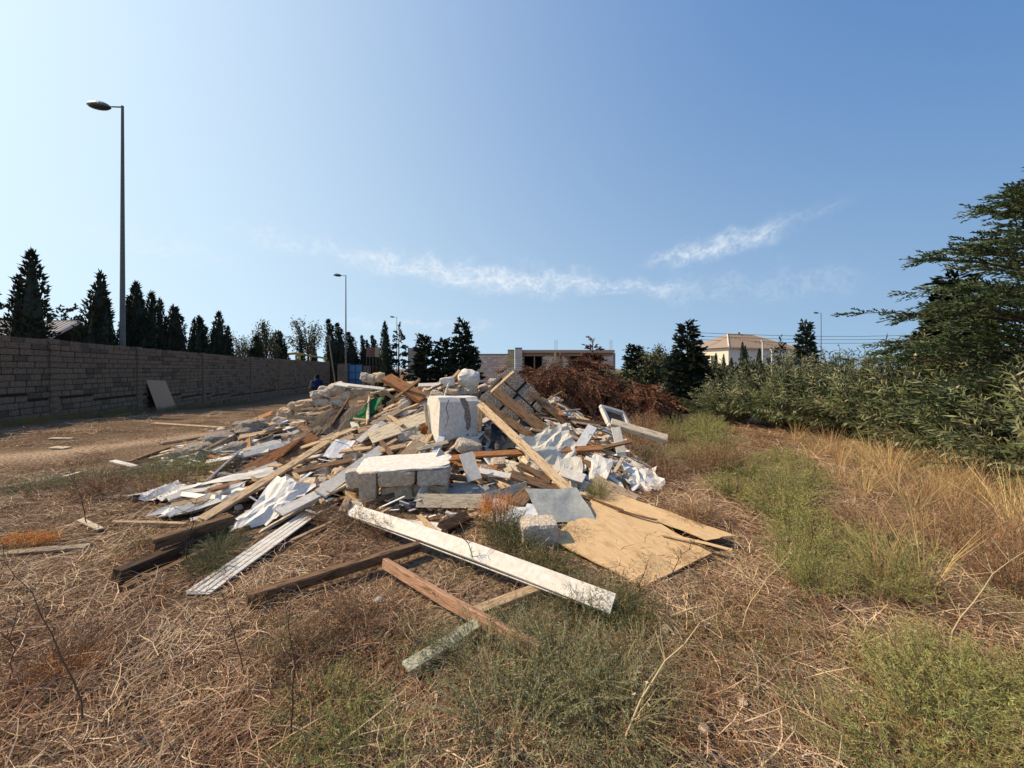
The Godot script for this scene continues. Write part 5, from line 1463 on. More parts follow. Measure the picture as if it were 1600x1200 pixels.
	["plank", "brown", [0.81, 0.385, 5.4], [1.232, 0.198, 5.1], 0.095, 0.04, [0.63, 0.563, 0.535], 2, "brown plank sloping under the knotted white cloth", "plank", ""],
	["plank", "brown", [1.307, 0.452, 5.6], [1.727, 0.545, 5.6], 0.067, 0.03, [-0.085, 0.384, 0.919], 2, "thin brown lath beside the hanging white board", "plank", ""],
	["plank", "white", [0.825, 0.156, 4.95], [1.0, 0.096, 4.8], 0.137, 0.02, [0.656, 0.5, 0.565], 2, "white panel offcut lying before the knotted white cloth", "board", ""],
	["plank", "brown", [-0.817, 0.228, 4.9], [-0.327, 0.171, 4.9], 0.078, 0.03, [0.072, 0.616, 0.784], 2, "dark lath lying in the broken frame", "plank", ""],
	["plank", "grey", [-0.5, 0.175, 5.0], [0.041, 0.239, 4.95], 0.08, 0.03, [-0.002, 0.629, 0.777], 2, "grey lath lying above the cream sill", "plank", ""],
	["plank", "white", [-0.454, 0.297, 4.95], [0.0, 0.242, 4.85], 0.098, 0.02, [0.243, 0.423, 0.873], 2, "white ledge board lying behind the cream sill", "board", ""],
	["plank", "white", [-1.303, 0.05, 3.908], [-0.685, 0.05, 3.735], 0.14, 0.02, [0.26, 0.259, 0.93], 2, "white strip tucked under the broken frame on grass", "board", ""],
	["stick", "tan", [-0.969, 0.07, 4.009], [-0.72, 0.07, 3.6], 0.05, 0.04, [0.841, 0.174, 0.512], 2, "broken yellow splinter between two white boards", "stick", ""],
	["wood_block", "dark", [-0.68, 0.06, 3.711], [-0.467, 0.06, 4.0], 0.12, 0.07, [-0.697, 0.5, 0.515], 2, "dark wood block lying behind the long window board", "timber", ""],
	["plank", "tan", [-10.467, 0.03, 11.214], [-7.764, 0.03, 10.352], 0.16, 0.02, [0.304, 0.035, 0.952], 2, "long tan plank lying on bare soil behind the heap", "plank", ""],
	["plank", "grey", [-7.509, 0.03, 8.191], [-7.216, 0.03, 9.515], 0.16, 0.02, [-0.976, 0.035, 0.216], 2, "grey plank lying on bare soil beside the long tan plank", "plank", ""],
	["plank", "brown", [-6.455, 0.04, 6.455], [-6.823, 0.04, 7.61], 0.1, 0.03, [0.949, 0.087, 0.303], 2, "brown plank half hidden in green weeds by the track", "plank", ""],
	["board", "cream", [-9.24, 0.03, 7.721], [-8.858, 0.03, 7.659], 0.14, 0.02, [0.162, 0.052, 0.985], 2, "pale broken board lying alone on the bare track", "board", ""],
	["board", "cream", [-10.496, 0.03, 8.722], [-9.987, 0.03, 8.722], 0.1, 0.02, [-0.0, 0.052, 0.999], 2, "thin pale board lying on the far side of the track", "board", ""],
	["board", "white", [-6.458, 0.12, 6.21], [-5.725, 0.12, 5.842], 0.08, 0.02, [0.447, 0.07, 0.892], 2, "white strip lying at the edge of the green weeds", "board", ""],
	["board", "cream", [-5.917, 0.18, 5.071], [-5.953, 0.18, 5.292], 0.06, 0.02, [0.984, 0.07, 0.164], 2, "pale lath lying in the green weeds by the track", "board", ""],
	["board", "grey", [-6.753, 0.03, 5.065], [-6.639, 0.03, 5.383], 0.08, 0.03, [-0.939, 0.07, 0.336], 2, "grey lath lying at the track edge beside weeds", "board", ""],
	["board", "white", [2.024, 0.06, 5.923], [2.147, 0.06, 5.6], 0.06, 0.02, [0.932, 0.07, 0.355], 2, "white strip beside the crumpled white sack", "board", ""],
	["gutter_strip", "white", [-3.981, 0.105, 4.44], [-3.808, 0.14, 4.76], 0.083, 0.02, [-0.812, 0.431, 0.392], 2, "white gutter strip end pointing at the dull grey strip", "trim strip", ""],
	["gutter_strip", "white", [-3.808, 0.139, 4.74], [-3.075, 0.16, 4.5], 0.092, 0.02, [0.264, 0.462, 0.847], 2, "white gutter strip bending down towards the long pale plank", "trim strip", ""],
	["gutter_strip", "white", [-3.623, 0.058, 4.04], [-3.45, 0.144, 4.48], 0.068, 0.02, [-0.817, 0.535, 0.217], 2, "white gutter strip lying lowest on the grass", "trim strip", ""],
	["gutter_strip", "white", [-3.149, 0.093, 4.02], [-3.182, 0.149, 4.42], 0.068, 0.02, [0.765, 0.643, -0.027], 2, "short white gutter strip beside the large crumpled sack", "trim strip", ""],
	["gutter_strip", "white", [-3.057, 0.098, 4.04], [-3.28, 0.058, 3.92], 0.048, 0.02, [-0.468, 0.565, 0.68], 2, "thin white gutter strip touching the straw", "trim strip", ""],
	["gutter_strip", "white", [-3.937, 0.118, 4.56], [-3.255, 0.139, 4.36], 0.062, 0.02, [0.219, 0.549, 0.806], 2, "white gutter strip crossing the bent sheeting", "trim strip", ""],
	["gutter_strip", "white", [-3.85, 0.129, 4.62], [-3.395, 0.164, 4.76], 0.056, 0.02, [-0.275, 0.616, 0.739], 2, "thin white gutter strip above the bent sheeting", "trim strip", ""],
	["lath", "lightwood", [-3.377, 0.341, 6.14], [-2.648, 0.596, 6.62], 0.077, 0.02, [-0.597, 0.341, 0.726], 2, "pale lath above the very long pale plank", "lath", ""],
	["lath", "tan", [-3.645, 0.406, 6.34], [-3.46, 0.55, 6.92], 0.093, 0.02, [-0.81, 0.575, 0.116], 2, "tan lath beside the dark crumpled felt", "lath", ""],
	["lath", "lightwood", [-2.453, 0.827, 7.36], [-1.792, 1.152, 7.68], 0.075, 0.02, [-0.543, 0.359, 0.759], 2, "pale lath running up to the thick orange brown beam", "lath", ""],
	["lath", "lightwood", [0.433, 0.511, 5.78], [0.893, 0.394, 5.36], 0.067, 0.02, [0.672, 0.396, 0.625], 2, "pale lath above the white tarpaulin", "lath", ""],
	["lath", "white", [-2.016, 0.273, 5.04], [-2.25, 0.228, 4.5], 0.067, 0.02, [-0.817, 0.483, 0.314], 2, "white lath above the broken wall corner", "lath", ""],
	["lath", "cream", [-1.461, 0.431, 5.48], [-0.963, 0.511, 5.78], 0.068, 0.02, [-0.475, 0.624, 0.621], 2, "cream lath below the plastered wall chunk", "lath", ""],
	["lath", "tan", [1.267, 0.719, 7.24], [2.517, 0.042, 9.44], 0.083, 0.02, [-0.589, 0.615, 0.524], 2, "tan lath near the broken box frame", "lath", ""],
	["lath", "white", [0.556, 0.46, 5.56], [0.292, 0.283, 5.0], 0.074, 0.02, [-0.873, 0.393, 0.288], 2, "white lath caught under the pale sloping plank", "lath", ""],
	["lath", "white", [1.023, 0.372, 5.34], [1.317, 0.257, 5.1], 0.063, 0.02, [0.664, 0.447, 0.599], 2, "white lath under the knotted white cloth", "lath", ""],
	["lath", "cream", [-2.911, 1.097, 7.94], [-2.117, 1.243, 7.94], 0.079, 0.02, [-0.093, 0.509, 0.856], 2, "cream lath along the ridge stones", "lath", ""],
	["lath", "white", [-1.127, 0.89, 6.76], [-1.673, 1.096, 7.38], 0.071, 0.02, [0.76, 0.328, 0.561], 2, "white lath behind the plastered wall chunk", "lath", ""],
	["lath", "tan", [-4.0, 0.713, 7.5], [-3.441, 0.766, 7.94], 0.093, 0.02, [-0.583, 0.43, 0.689], 2, "tan lath between ridge stones and felt", "lath", ""],
	["lath", "cream", [-3.91, 0.406, 6.34], [-4.242, 0.317, 6.06], 0.087, 0.02, [-0.655, 0.365, 0.662], 2, "cream lath beside the short white trim strip", "lath", ""]
]

# name, material, middle, width, height, squareness, turn, label, group
const ROCKS := [
	["stone_block", "stone", [0.243, 0.109, 3.55], 0.333, 0.208, 9, 6, "single squared limestone block standing beside the plywood sheet", ""],
	["plaster_lump", "plaster", [-0.882, 1.403, 7.9], 0.44, 0.348, 3.2, -1, "big rounded white plaster lump on top of the heap", ""],
	["stone_block", "plaster", [-1.296, 1.343, 7.7], 0.294, 0.192, 7, -1, "white plastered block lying on the ridge beside short stick", ""],
	["stone", "stone", [-0.663, 0.43, 5.85], 0.395, 0.18, 4, -1, "long rough grey stone below the plastered wall chunk", ""],
	["stone", "stone", [-2.037, 0.917, 7.32], 0.236, 0.279, 3, -1, "pointed grey stone standing over the grey plank", ""],
	["stone", "stone", [-3.136, 1.436, 8.18], 0.168, 0.18, 5.0, -1, "rough limestone lump lying in the debris heap", "broken stones in the debris heap"],
	["stone", "stone", [-2.999, 1.396, 8.18], 0.204, 0.192, 4.0, -1, "rough limestone lump lying in the debris heap", "broken stones in the debris heap"],
	["stone", "limestone", [-2.836, 1.423, 8.18], 0.24, 0.204, 5.0, -1, "rough limestone lump lying in the debris heap", "broken stones in the debris heap"],
	["stone", "stone", [-3.722, 1.205, 8.18], 0.36, 0.216, 3.0, -1, "rough limestone lump lying in the debris heap", "broken stones in the debris heap"],
	["stone", "stone", [-3.926, 1.123, 8.18], 0.312, 0.216, 3.5, -1, "rough limestone lump lying in the debris heap", "broken stones in the debris heap"],
	["stone", "stone", [-4.131, 1.041, 8.18], 0.264, 0.204, 4.0, -1, "rough limestone lump lying in the debris heap", "broken stones in the debris heap"],
	["stone", "stone", [-3.272, 1.123, 8.18], 0.264, 0.168, 4.0, -1, "rough limestone lump lying in the debris heap", "broken stones in the debris heap"],
	["stone", "stone", [-3.476, 1.041, 8.18], 0.288, 0.168, 4.5, -1, "rough limestone lump lying in the debris heap", "broken stones in the debris heap"],
	["stone", "limestone", [-2.727, 1.123, 8.18], 0.24, 0.168, 4.0, -1, "rough limestone lump lying in the debris heap", "broken stones in the debris heap"],
	["stone", "stone", [-1.647, 1.137, 7.72], 0.272, 0.181, 4.0, -1, "rough limestone lump lying in the debris heap", "broken stones in the debris heap"],
	["stone", "stone", [-1.458, 1.097, 7.54], 0.288, 0.166, 3.0, -1, "rough limestone lump lying in the debris heap", "broken stones in the debris heap"],
	["stone", "stone", [-1.909, 1.177, 8.18], 0.24, 0.144, 4.5, -1, "rough limestone lump lying in the debris heap", "broken stones in the debris heap"],
	["stone", "stone", [-0.409, 1.327, 8.18], 0.18, 0.156, 4.0, -1, "rough limestone lump lying in the debris heap", "broken stones in the debris heap"],
	["stone", "limestone", [-0.464, 1.177, 8.18], 0.216, 0.168, 3.0, -1, "rough limestone lump lying in the debris heap", "broken stones in the debris heap"],
	["stone", "stone", [-2.181, 1.123, 8.18], 0.216, 0.144, 4.0, -1, "rough limestone lump lying in the debris heap", "broken stones in the debris heap"],
	["stone", "limestone", [-1.213, 1.153, 7.66], 0.337, 0.18, 4.0, -1, "rough limestone lump lying in the debris heap", "broken stones in the debris heap"],
	["stone", "stone", [-0.917, 1.142, 7.86], 0.392, 0.184, 4.0, -1, "rough limestone lump lying in the debris heap", "broken stones in the debris heap"],
	["stone", "stone", [-0.613, 1.205, 8.18], 0.216, 0.144, 3.5, -1, "rough limestone lump lying in the debris heap", "broken stones in the debris heap"],
	["stone", "stone", [-3.681, 0.877, 8.18], 0.408, 0.168, 3.0, -1, "rough limestone lump lying in the debris heap", "broken stones in the debris heap"],
	["stone", "stone", [-4.022, 0.905, 8.18], 0.36, 0.168, 4.5, -1, "rough limestone lump lying in the debris heap", "broken stones in the debris heap"],
	["stone", "limestone", [-4.363, 0.877, 8.18], 0.432, 0.168, 3.0, -1, "rough limestone lump lying in the debris heap", "broken stones in the debris heap"],
	["stone", "limestone", [-4.567, 0.796, 8.18], 0.36, 0.168, 3.5, -1, "rough limestone lump lying in the debris heap", "broken stones in the debris heap"],
	["stone", "limestone", [-4.813, 0.632, 8.18], 0.312, 0.288, 4.0, -1, "rough limestone lump lying in the debris heap", "broken stones in the debris heap"],
	["stone", "stone", [-4.512, 0.56, 7.52], 0.309, 0.199, 3.0, -1, "rough limestone lump lying in the debris heap", "broken stones in the debris heap"],
	["stone", "limestone", [-2.106, 0.67, 6.72], 0.177, 0.158, 5.0, -1, "rough limestone lump lying in the debris heap", "broken stones in the debris heap"],
	["stone", "stone", [-2.193, 0.602, 6.58], 0.135, 0.116, 4.5, -1, "rough limestone lump lying in the debris heap", "broken stones in the debris heap"],
	["stone", "limestone", [-3.067, 0.741, 8.18], 0.168, 0.168, 3.0, -1, "rough limestone lump lying in the debris heap", "broken stones in the debris heap"],
	["stone", "limestone", [-2.565, 0.858, 8.1], 0.166, 0.143, 4.0, -1, "rough limestone lump lying in the debris heap", "broken stones in the debris heap"],
	["stone", "stone", [-1.585, 0.596, 6.34], 0.186, 0.167, 4.0, -1, "rough limestone lump lying in the debris heap", "broken stones in the debris heap"],
	["stone", "stone", [-2.863, 0.877, 8.18], 0.168, 0.144, 3.0, -1, "rough limestone lump lying in the debris heap", "broken stones in the debris heap"],
	["stone", "stone", [-2.571, 0.154, 4.82], 0.184, 0.156, 4.0, -1, "rough limestone lump lying in the debris heap", "broken stones in the debris heap"],
	["stone", "limestone", [-2.38, 0.164, 4.84], 0.156, 0.142, 3.0, -1, "rough limestone lump lying in the debris heap", "broken stones in the debris heap"],
	["stone", "limestone", [-2.882, 0.159, 5.24], 0.169, 0.123, 4.0, -1, "rough limestone lump lying in the debris heap", "broken stones in the debris heap"],
	["stone", "limestone", [-2.322, 0.181, 5.16], 0.151, 0.197, 4.0, -1, "rough limestone lump lying in the debris heap", "broken stones in the debris heap"],
	["stone", "stone", [-2.66, 0.172, 5.32], 0.14, 0.109, 4.5, -1, "rough limestone lump lying in the debris heap", "broken stones in the debris heap"],
	["stone", "limestone", [1.069, 0.703, 6.9], 0.162, 0.101, 3.5, -1, "rough limestone lump lying in the debris heap", "broken stones in the debris heap"],
	["stone", "stone", [0.918, 0.617, 6.48], 0.171, 0.133, 4.5, -1, "rough limestone lump lying in the debris heap", "broken stones in the debris heap"],
	["stone", "stone", [1.012, 0.525, 6.26], 0.11, 0.092, 5.0, -1, "rough limestone lump lying in the debris heap", "broken stones in the debris heap"],
	["stone", "stone", [1.127, 0.442, 6.04], 0.106, 0.089, 3.5, -1, "rough limestone lump lying in the debris heap", "broken stones in the debris heap"],
	["stone", "limestone", [1.514, 0.476, 6.68], 0.157, 0.157, 3.0, -1, "rough limestone lump lying in the debris heap", "broken stones in the debris heap"],
	["stone", "limestone", [1.343, 0.432, 6.2], 0.127, 0.109, 3.0, -1, "rough limestone lump lying in the debris heap", "broken stones in the debris heap"],
	["stone", "stone", [1.464, 0.358, 6.06], 0.142, 0.124, 3.0, -1, "rough limestone lump lying in the debris heap", "broken stones in the debris heap"],
	["stone", "limestone", [1.273, 0.298, 5.66], 0.166, 0.116, 3.0, -1, "rough limestone lump lying in the debris heap", "broken stones in the debris heap"],
	["stone", "stone", [0.913, 0.225, 5.22], 0.138, 0.199, 3.0, -1, "rough limestone lump lying in the debris heap", "broken stones in the debris heap"],
	["stone", "limestone", [1.079, 0.193, 5.18], 0.137, 0.152, 3.0, -1, "rough limestone lump lying in the debris heap", "broken stones in the debris heap"],
	["stone", "stone", [1.61, 0.387, 6.44], 0.189, 0.227, 3.0, -1, "rough limestone lump lying in the debris heap", "broken stones in the debris heap"],
	["stone", "stone", [1.488, 0.224, 5.58], 0.18, 0.147, 3.0, -1, "rough limestone lump lying in the debris heap", "broken stones in the debris heap"],
	["stone", "limestone", [1.578, 0.127, 5.26], 0.123, 0.108, 3.0, -1, "rough limestone lump lying in the debris heap", "broken stones in the debris heap"],
	["stone", "stone", [0.805, 0.761, 6.9], 0.142, 0.101, 3.0, -1, "rough limestone lump lying in the debris heap", "broken stones in the debris heap"],
	["stone", "stone", [-1.225, 0.732, 6.68], 0.098, 0.078, 3.0, -1, "rough limestone lump lying in the debris heap", "broken stones in the debris heap"],
	["stone", "limestone", [-1.86, 0.515, 6.2], 0.182, 0.109, 4.0, -1, "rough limestone lump lying in the debris heap", "broken stones in the debris heap"],
	["stone", "limestone", [-2.016, 0.189, 5.04], 0.103, 0.222, 3.0, -1, "rough limestone lump lying in the debris heap", "broken stones in the debris heap"],
	["stone", "stone", [0.374, 0.584, 6.42], 0.169, 0.094, 4.0, -1, "rough limestone lump lying in the debris heap", "broken stones in the debris heap"],
	["stone", "stone", [0.167, 0.62, 6.68], 0.235, 0.137, 3.0, -1, "rough limestone lump lying in the debris heap", "broken stones in the debris heap"],
	["stone", "limestone", [-2.384, 0.378, 5.96], 0.21, 0.105, 3.0, -1, "rough limestone lump lying in the debris heap", "broken stones in the debris heap"],
	["stone", "limestone", [-2.411, 0.309, 5.74], 0.219, 0.118, 4.5, -1, "rough limestone lump lying in the debris heap", "broken stones in the debris heap"],
	["stone", "stone", [-3.005, 0.387, 6.44], 0.208, 0.132, 3.0, -1, "rough limestone lump lying in the debris heap", "broken stones in the debris heap"],
	["brick_lump", "rust", [-1.419, 0.609, 6.26], 0.129, 0.184, 3, -1, "orange brown brick lump against the plastered wall chunk", ""],
	["concrete_slab_piece", "greystone", [-5.293, 0.285, 6.98], 0.471, 0.307, 4.0, -1, "broken grey screed slab at the edge of the heap", "broken grey screed slabs"],
	["concrete_slab_piece", "greystone", [-5.39, 0.192, 6.6], 0.445, 0.252, 4.0, -1, "broken grey screed slab at the edge of the heap", "broken grey screed slabs"],
	["concrete_slab_piece", "greystone", [-5.579, 0.138, 6.5], 0.324, 0.172, 4.0, -1, "broken grey screed slab at the edge of the heap", "broken grey screed slabs"],
	["concrete_slab_piece", "greystone", [-5.3, 0.33, 7.26], 0.234, 0.234, 4.0, -1, "broken grey screed slab at the edge of the heap", "broken grey screed slabs"],
	["concrete_slab_piece", "greystone", [-4.995, 0.428, 7.4], 0.651, 0.326, 4.0, -1, "broken grey screed slab at the edge of the heap", "broken grey screed slabs"],
	["concrete_slab_piece", "greystone", [-4.594, 0.28, 6.44], 0.378, 0.189, 4.0, -1, "broken grey screed slab at the edge of the heap", "broken grey screed slabs"],
	["plaster_crumb", "plaster", [-5.456, 0.102, 6.2], 0.2, 0.082, 3.0, -1, "small white plaster crumb fallen at the heap edge", "plaster crumbs fallen at the heap edge"],
	["plaster_crumb", "plaster", [-5.836, 0.082, 6.46], 0.133, 0.076, 3.0, -1, "small white plaster crumb fallen at the heap edge", "plaster crumbs fallen at the heap edge"],
	["plaster_crumb", "plaster", [-4.993, 0.11, 5.92], 0.122, 0.069, 3.0, -1, "small white plaster crumb fallen at the heap edge", "plaster crumbs fallen at the heap edge"],
	["plaster_crumb", "plaster", [-7.659, 0.001, 10.1], 0.207, 0.119, 3.0, -1, "small white plaster crumb fallen at the heap edge", "plaster crumbs fallen at the heap edge"],
	["plaster_crumb", "plaster", [-7.661, 0.003, 9.78], 0.115, 0.086, 3.0, -1, "small white plaster crumb fallen at the heap edge", "plaster crumbs fallen at the heap edge"],
	["plaster_crumb", "plaster", [1.813, 0.104, 5.44], 0.08, 0.064, 3.0, -1, "small white plaster crumb fallen at the heap edge", "plaster crumbs fallen at the heap edge"]
]

func axes(dir: Vector3, wide: Vector3) -> Basis:
	var x := dir.normalized()
	var z := (wide - x * wide.dot(x)).normalized()
	return Basis(x, z.cross(x), z)

func heap() -> void:
	rng.seed = 900
	# the body of the heap: earth and small rubble
	var g := []
	var nx := 110; var nd := 80
	for j in nd + 1:
		for i in nx + 1:
			var x := lerpf(-7.6, 3.4, float(i) / nx); var d := lerpf(3.6, 11.2, float(j) / nd)
			var h := heap_y(x, d)
			var y := ground_y(x, d) - 0.05 + h * 0.93
			if h > 0.02: y += nz.get_noise_2d(x * 130.0, d * 130.0) * 0.16 * minf(1.0, h * 4.0) - 0.10
			g.append(P(x, y, d))
	var mb := MB.new()
	for j in nd:
		for i in nx:
			var k := j * (nx + 1) + i
			mb.quad(g[k], g[k + 1], g[k + nx + 2], g[k + nx + 1])
	var base := mi("rubble", mb.mesh(), M.rubble)
	tag(base, "earth and fine rubble making up the body of the debris heap", "", "", "stuff")
	var chip := [rock_mesh(Vector3(0.12, 0.08, 0.1), 3.0, 0.25, 2, 1), rock_mesh(Vector3(0.1, 0.05, 0.08), 5.0, 0.2, 2, 2)]
	var xs := [[], []]; var cs := [[], []]
	for i in 2000:
		var x := rng.randf_range(-7.2, 3.0); var d := rng.randf_range(3.9, 9.6)
		var h := heap_y(x, d)
		if h < 0.05: continue
		var s := rng.randf_range(0.35, 1.3)
		xs[i % 2].append(Transform3D(Basis(rdir(), rng.randf() * TAU).scaled(Vector3(s, s, s)), P(x, ground_y(x, d) + h * 0.93 - 0.10 + nz.get_noise_2d(x * 130.0, d * 130.0) * 0.16 * minf(1.0, h * 4.0), d)))
		var c := [Color(0.52, 0.47, 0.42), Color(0.62, 0.58, 0.53), Color(0.75, 0.73, 0.70), Color(0.36, 0.27, 0.2), Color(0.44, 0.33, 0.24)][rng.randi() % 5] as Color
		cs[i % 2].append(vary(c, 0.15))
	for k in 2: many("rubble", chip[k], M.plaincol, xs[k], cs[k], ["rounded rubble crumbs strewn over the debris heap", "angular rubble chips strewn over the debris heap"][k])
	# splinters and scraps too small to count
	var sp := [beam_mesh(0.22, 0.022, 0.008, 1, 0.02, 0.0), beam_mesh(0.10, 0.05, 0.006, 1, 0.012, 0.0)]
	var px := [[], []]; var pc := [[], []]
	for i in 3600:
		var x := rng.randf_range(-7.0, 2.8); var d := rng.randf_range(3.9, 9.2)
		var h := heap_y(x, d)
		if h < 0.04: continue
		var s := rng.randf_range(0.5, 1.5)
		var tilt := Basis(rdir(), rng.randf_range(-0.7, 0.7)) * Basis(Vector3.UP, rng.randf() * TAU)
		px[i % 2].append(Transform3D(tilt.scaled(Vector3(s, s, s)), P(x, ground_y(x, d) + h * 0.95 - 0.03 + rng.randf_range(-0.04, 0.07), d)))
		pc[i % 2].append(vary([Color(0.62, 0.45, 0.28), Color(0.74, 0.70, 0.63), Color(0.30, 0.20, 0.13), Color(0.80, 0.77, 0.72), Color(0.50, 0.36, 0.23), Color(0.45, 0.42, 0.38)][rng.randi() % 6], 0.2))
	for k in 2: many("debris", sp[k], M.plaincol, px[k], pc[k], ["thin wood and plastic splinters strewn over the debris heap", "small flat scraps strewn over the debris heap"][k])
	for q in BEAMS:
		if q[2][1] < 0.2 or q[3][1] < 0.2: lying.append([Vector2(q[2][0], q[2][2]), Vector2(q[3][0], q[3][2]), q[4] * 0.5])
		var a := P(q[2][0], q[2][1], q[2][2]); var b := P(q[3][0], q[3][1], q[3][2])
		var wide := P(q[6][0], q[6][1], q[6][2])
		var L := a.distance_to(b)
		var ribbed: bool = q[0] in ["trim_strip", "gutter", "window_board"]
		var m: Mesh = beam_mesh(L, q[4], q[5], q[7], 0.022 if q[0] in ["plank", "stick", "lath"] else 0.01 if q[0] == "beam" else 0.006, L * 0.008)
		var x := Transform3D(axes(b - a, wide), (a + b) / 2)
		if ribbed:
			var t := Node3D.new()
			t.name = numbered(q[0])
			add_child(t)
			t.transform = x
			tag(t, q[8], q[9], q[10])
			mi("strip", m, M[q[1]], t)
			for s in [-0.46, 0.0, 0.46]:
				mi("rib", beam_mesh(L * 0.985, q[4] * 0.06, 0.012, 1, 0.0, 0.0), M[q[1]], t, Transform3D(Basis(), Vector3(0, q[5] / 2 + 0.003, s * q[4])))
		else:
			var o := mi(q[0], m, M[q[1]], self, x)
			tag(o, q[8], q[9], q[10])
	for q in ROCKS:
		var w: float = q[3]; var h: float = q[4]
		var size := Vector3(w, h, clampf((w + h) * 0.5 * rng.randf_range(0.8, 1.2), h * 0.7, w * 1.1))
		var m := rock_mesh(size, q[5], 0.05 if q[5] > 6.0 else 0.22, 6 if w > 0.25 else 4, rng.randi() % 9999)
		var turn: float = deg_to_rad(q[6]) if q[6] >= 0 else rng.randf() * TAU
		var bs := Basis(Vector3.UP, turn) if q[6] >= 0 else Basis(Vector3.UP, rng.randf_range(-0.5, 0.5)) * Basis(Vector3.BACK, rng.randf_range(-0.35, 0.35)) * Basis(Vector3.RIGHT, rng.randf_range(-0.4, 0.4))
		var o := mi(q[0], m, M[q[1]], self, Transform3D(bs, P(q[2][0], q[2][1], q[2][2])))
		tag(o, q[7], "stone" if q[0] != "plaster_crumb" else "crumb", q[8])
	fragments()
	sheets()
	filler()
	oddments()

func fragments() -> void:
	rng.seed = 920
	# broken wall corner of blocks with its plaster on top
	var t := thing("wall_corner_fragment", P(-1.22, -0.04, 4.55), 0.16, "broken wall corner of rough blocks with white plaster on top", "wall fragment")
	var bm := [rock_mesh(Vector3(0.42, 0.17, 0.22), 10.0, 0.11, 6, 1), rock_mesh(Vector3(0.36, 0.19, 0.22), 10.0, 0.12, 6, 2), rock_mesh(Vector3(0.19, 0.36, 0.2), 12.0, 0.06, 6, 3), rock_mesh(Vector3(0.18, 0.2, 0.2), 9.0, 0.13, 6, 4)]
	mi("brick", bm[2], M.limestone, t, Transform3D(Basis(), Vector3(-0.44, 0.30, 0.07)))
	mi("brick", bm[0], M.limestone, t, Transform3D(Basis(Vector3.UP, 0.02), Vector3(-0.13, 0.385, 0.05)))
	mi("brick", bm[1], M.stone, t, Transform3D(Basis(Vector3.UP, -0.03), Vector3(0.28, 0.38, 0.04)))
	mi("brick", bm[3], M.stone, t, Transform3D(Basis(Vector3.BACK, 0.1), Vector3(-0.62, 0.37, -0.05)))
	mi("brick", bm[1], M.limestone, t, Transform3D(Basis(Vector3.UP, 0.12) * Basis(Vector3.BACK, 0.05), Vector3(-0.14, 0.19, -0.03)))
	mi("brick", bm[0], M.limestone, t, Transform3D(Basis(Vector3.UP, -0.15) * Basis(Vector3.BACK, -0.08), Vector3(0.24, 0.18, -0.07)))
	mi("brick", bm[0], M.stone, t, Transform3D(Basis(Vector3.UP, 0.05), Vector3(-0.25, 0.0, 0.0)))
	mi("brick", bm[0], M.stone, t, Transform3D(Basis(Vector3.UP, 0.05), Vector3(-0.1, 0.37, -0.2)))
	mi("brick", bm[1], M.stone, t, Transform3D(Basis(Vector3.UP, 0.05), Vector3(0.3, 0.37, -0.21)))
	mi("plaster_coat", rock_mesh(Vector3(1.02, 0.03, 0.5), 7.0, 0.13, 10, 5), M.plaster, t, Transform3D(Basis(Vector3.RIGHT, 0.14) * Basis(Vector3.BACK, 0.03), Vector3(-0.06, 0.515, -0.10)))
	# plastered wall chunk standing on the slope
	var c := thing("plastered_wall_chunk", P(-0.98, 0.42, 6.35), 0.55, "big white plastered wall chunk standing upright with a cracked face", "wall fragment")
	mi("body", beam_mesh(0.68, 0.54, 0.74, 3, 0.008, 0.004), M.plaster, c, Transform3D(Basis(Vector3.BACK, -0.02), Vector3(0, 0.36, 0)))
	# the face where plaster broke away: a rough patch of bare block standing in the coat
	var patch := MB.new()
	var outline := [Vector2(0.05, 0.36), Vector2(0.09, 0.26), Vector2(0.14, 0.16), Vector2(0.13, 0.05), Vector2(0.17, -0.05), Vector2(0.16, -0.12), Vector2(0.20, -0.17), Vector2(0.245, -0.1), Vector2(0.245, 0.05), Vector2(0.225, 0.16), Vector2(0.20, 0.26), Vector2(0.16, 0.33), Vector2(0.14, 0.362)]
	var tri := Geometry2D.triangulate_polygon(PackedVector2Array(outline))
	for i in range(0, tri.size(), 3):
		var pa: Vector2 = outline[tri[i]]; var pb: Vector2 = outline[tri[i + 1]]; var pc: Vector2 = outline[tri[i + 2]]
		if (pb - pa).cross(pc - pa) < 0.0:
			var sw := pb
			pb = pc
			pc = sw
		patch.tri(Vector3(pa.x, pa.y, 0), Vector3(pb.x, pb.y, 0), Vector3(pc.x, pc.y, 0))
	for i in outline.size():
		var p0: Vector2 = outline[i]; var p1: Vector2 = outline[(i + 1) % outline.size()]
		patch.quad(Vector3(p0.x, p0.y, -0.02), Vector3(p1.x, p1.y, -0.02), Vector3(p1.x, p1.y, 0), Vector3(p0.x, p0.y, 0))
		patch.quad(Vector3(p1.x, p1.y, -0.02), Vector3(p0.x, p0.y, -0.02), Vector3(p0.x, p0.y, 0), Vector3(p1.x, p1.y, 0))
	mi("bare_patch", patch.mesh(), M.greystone, c, Transform3D(Basis(Vector3.BACK, -0.02), Vector3(-0.05, 0.36, 0.279)))
	mi("bare_patch", rock_mesh(Vector3(0.06, 0.09, 0.012), 3.0, 0.3, 4, 8), M.greystone, c, Transform3D(Basis(), Vector3(0.14, 0.10, 0.273)))
	var crack := MB.new()
	crack.tube([Vector3(-0.18, 0.70, 0), Vector3(-0.23, 0.58, 0), Vector3(-0.19, 0.45, 0), Vector3(-0.2, 0.36, 0), Vector3(-0.25, 0.26, 0)], 0.006, 0.004, 5, Color(0.05, 0.045, 0.04))
	mi("crack", crack.mesh(), M.plaincol, c, Transform3D(Basis(), Vector3(0, 0, 0.273)))
	# tilted slab of grey blocks
	var s := thing("tilted_block_slab", P(0.16, 0.92, 7.05), 0.0, "tilted slab of grey concrete blocks half buried by planks", "wall fragment")
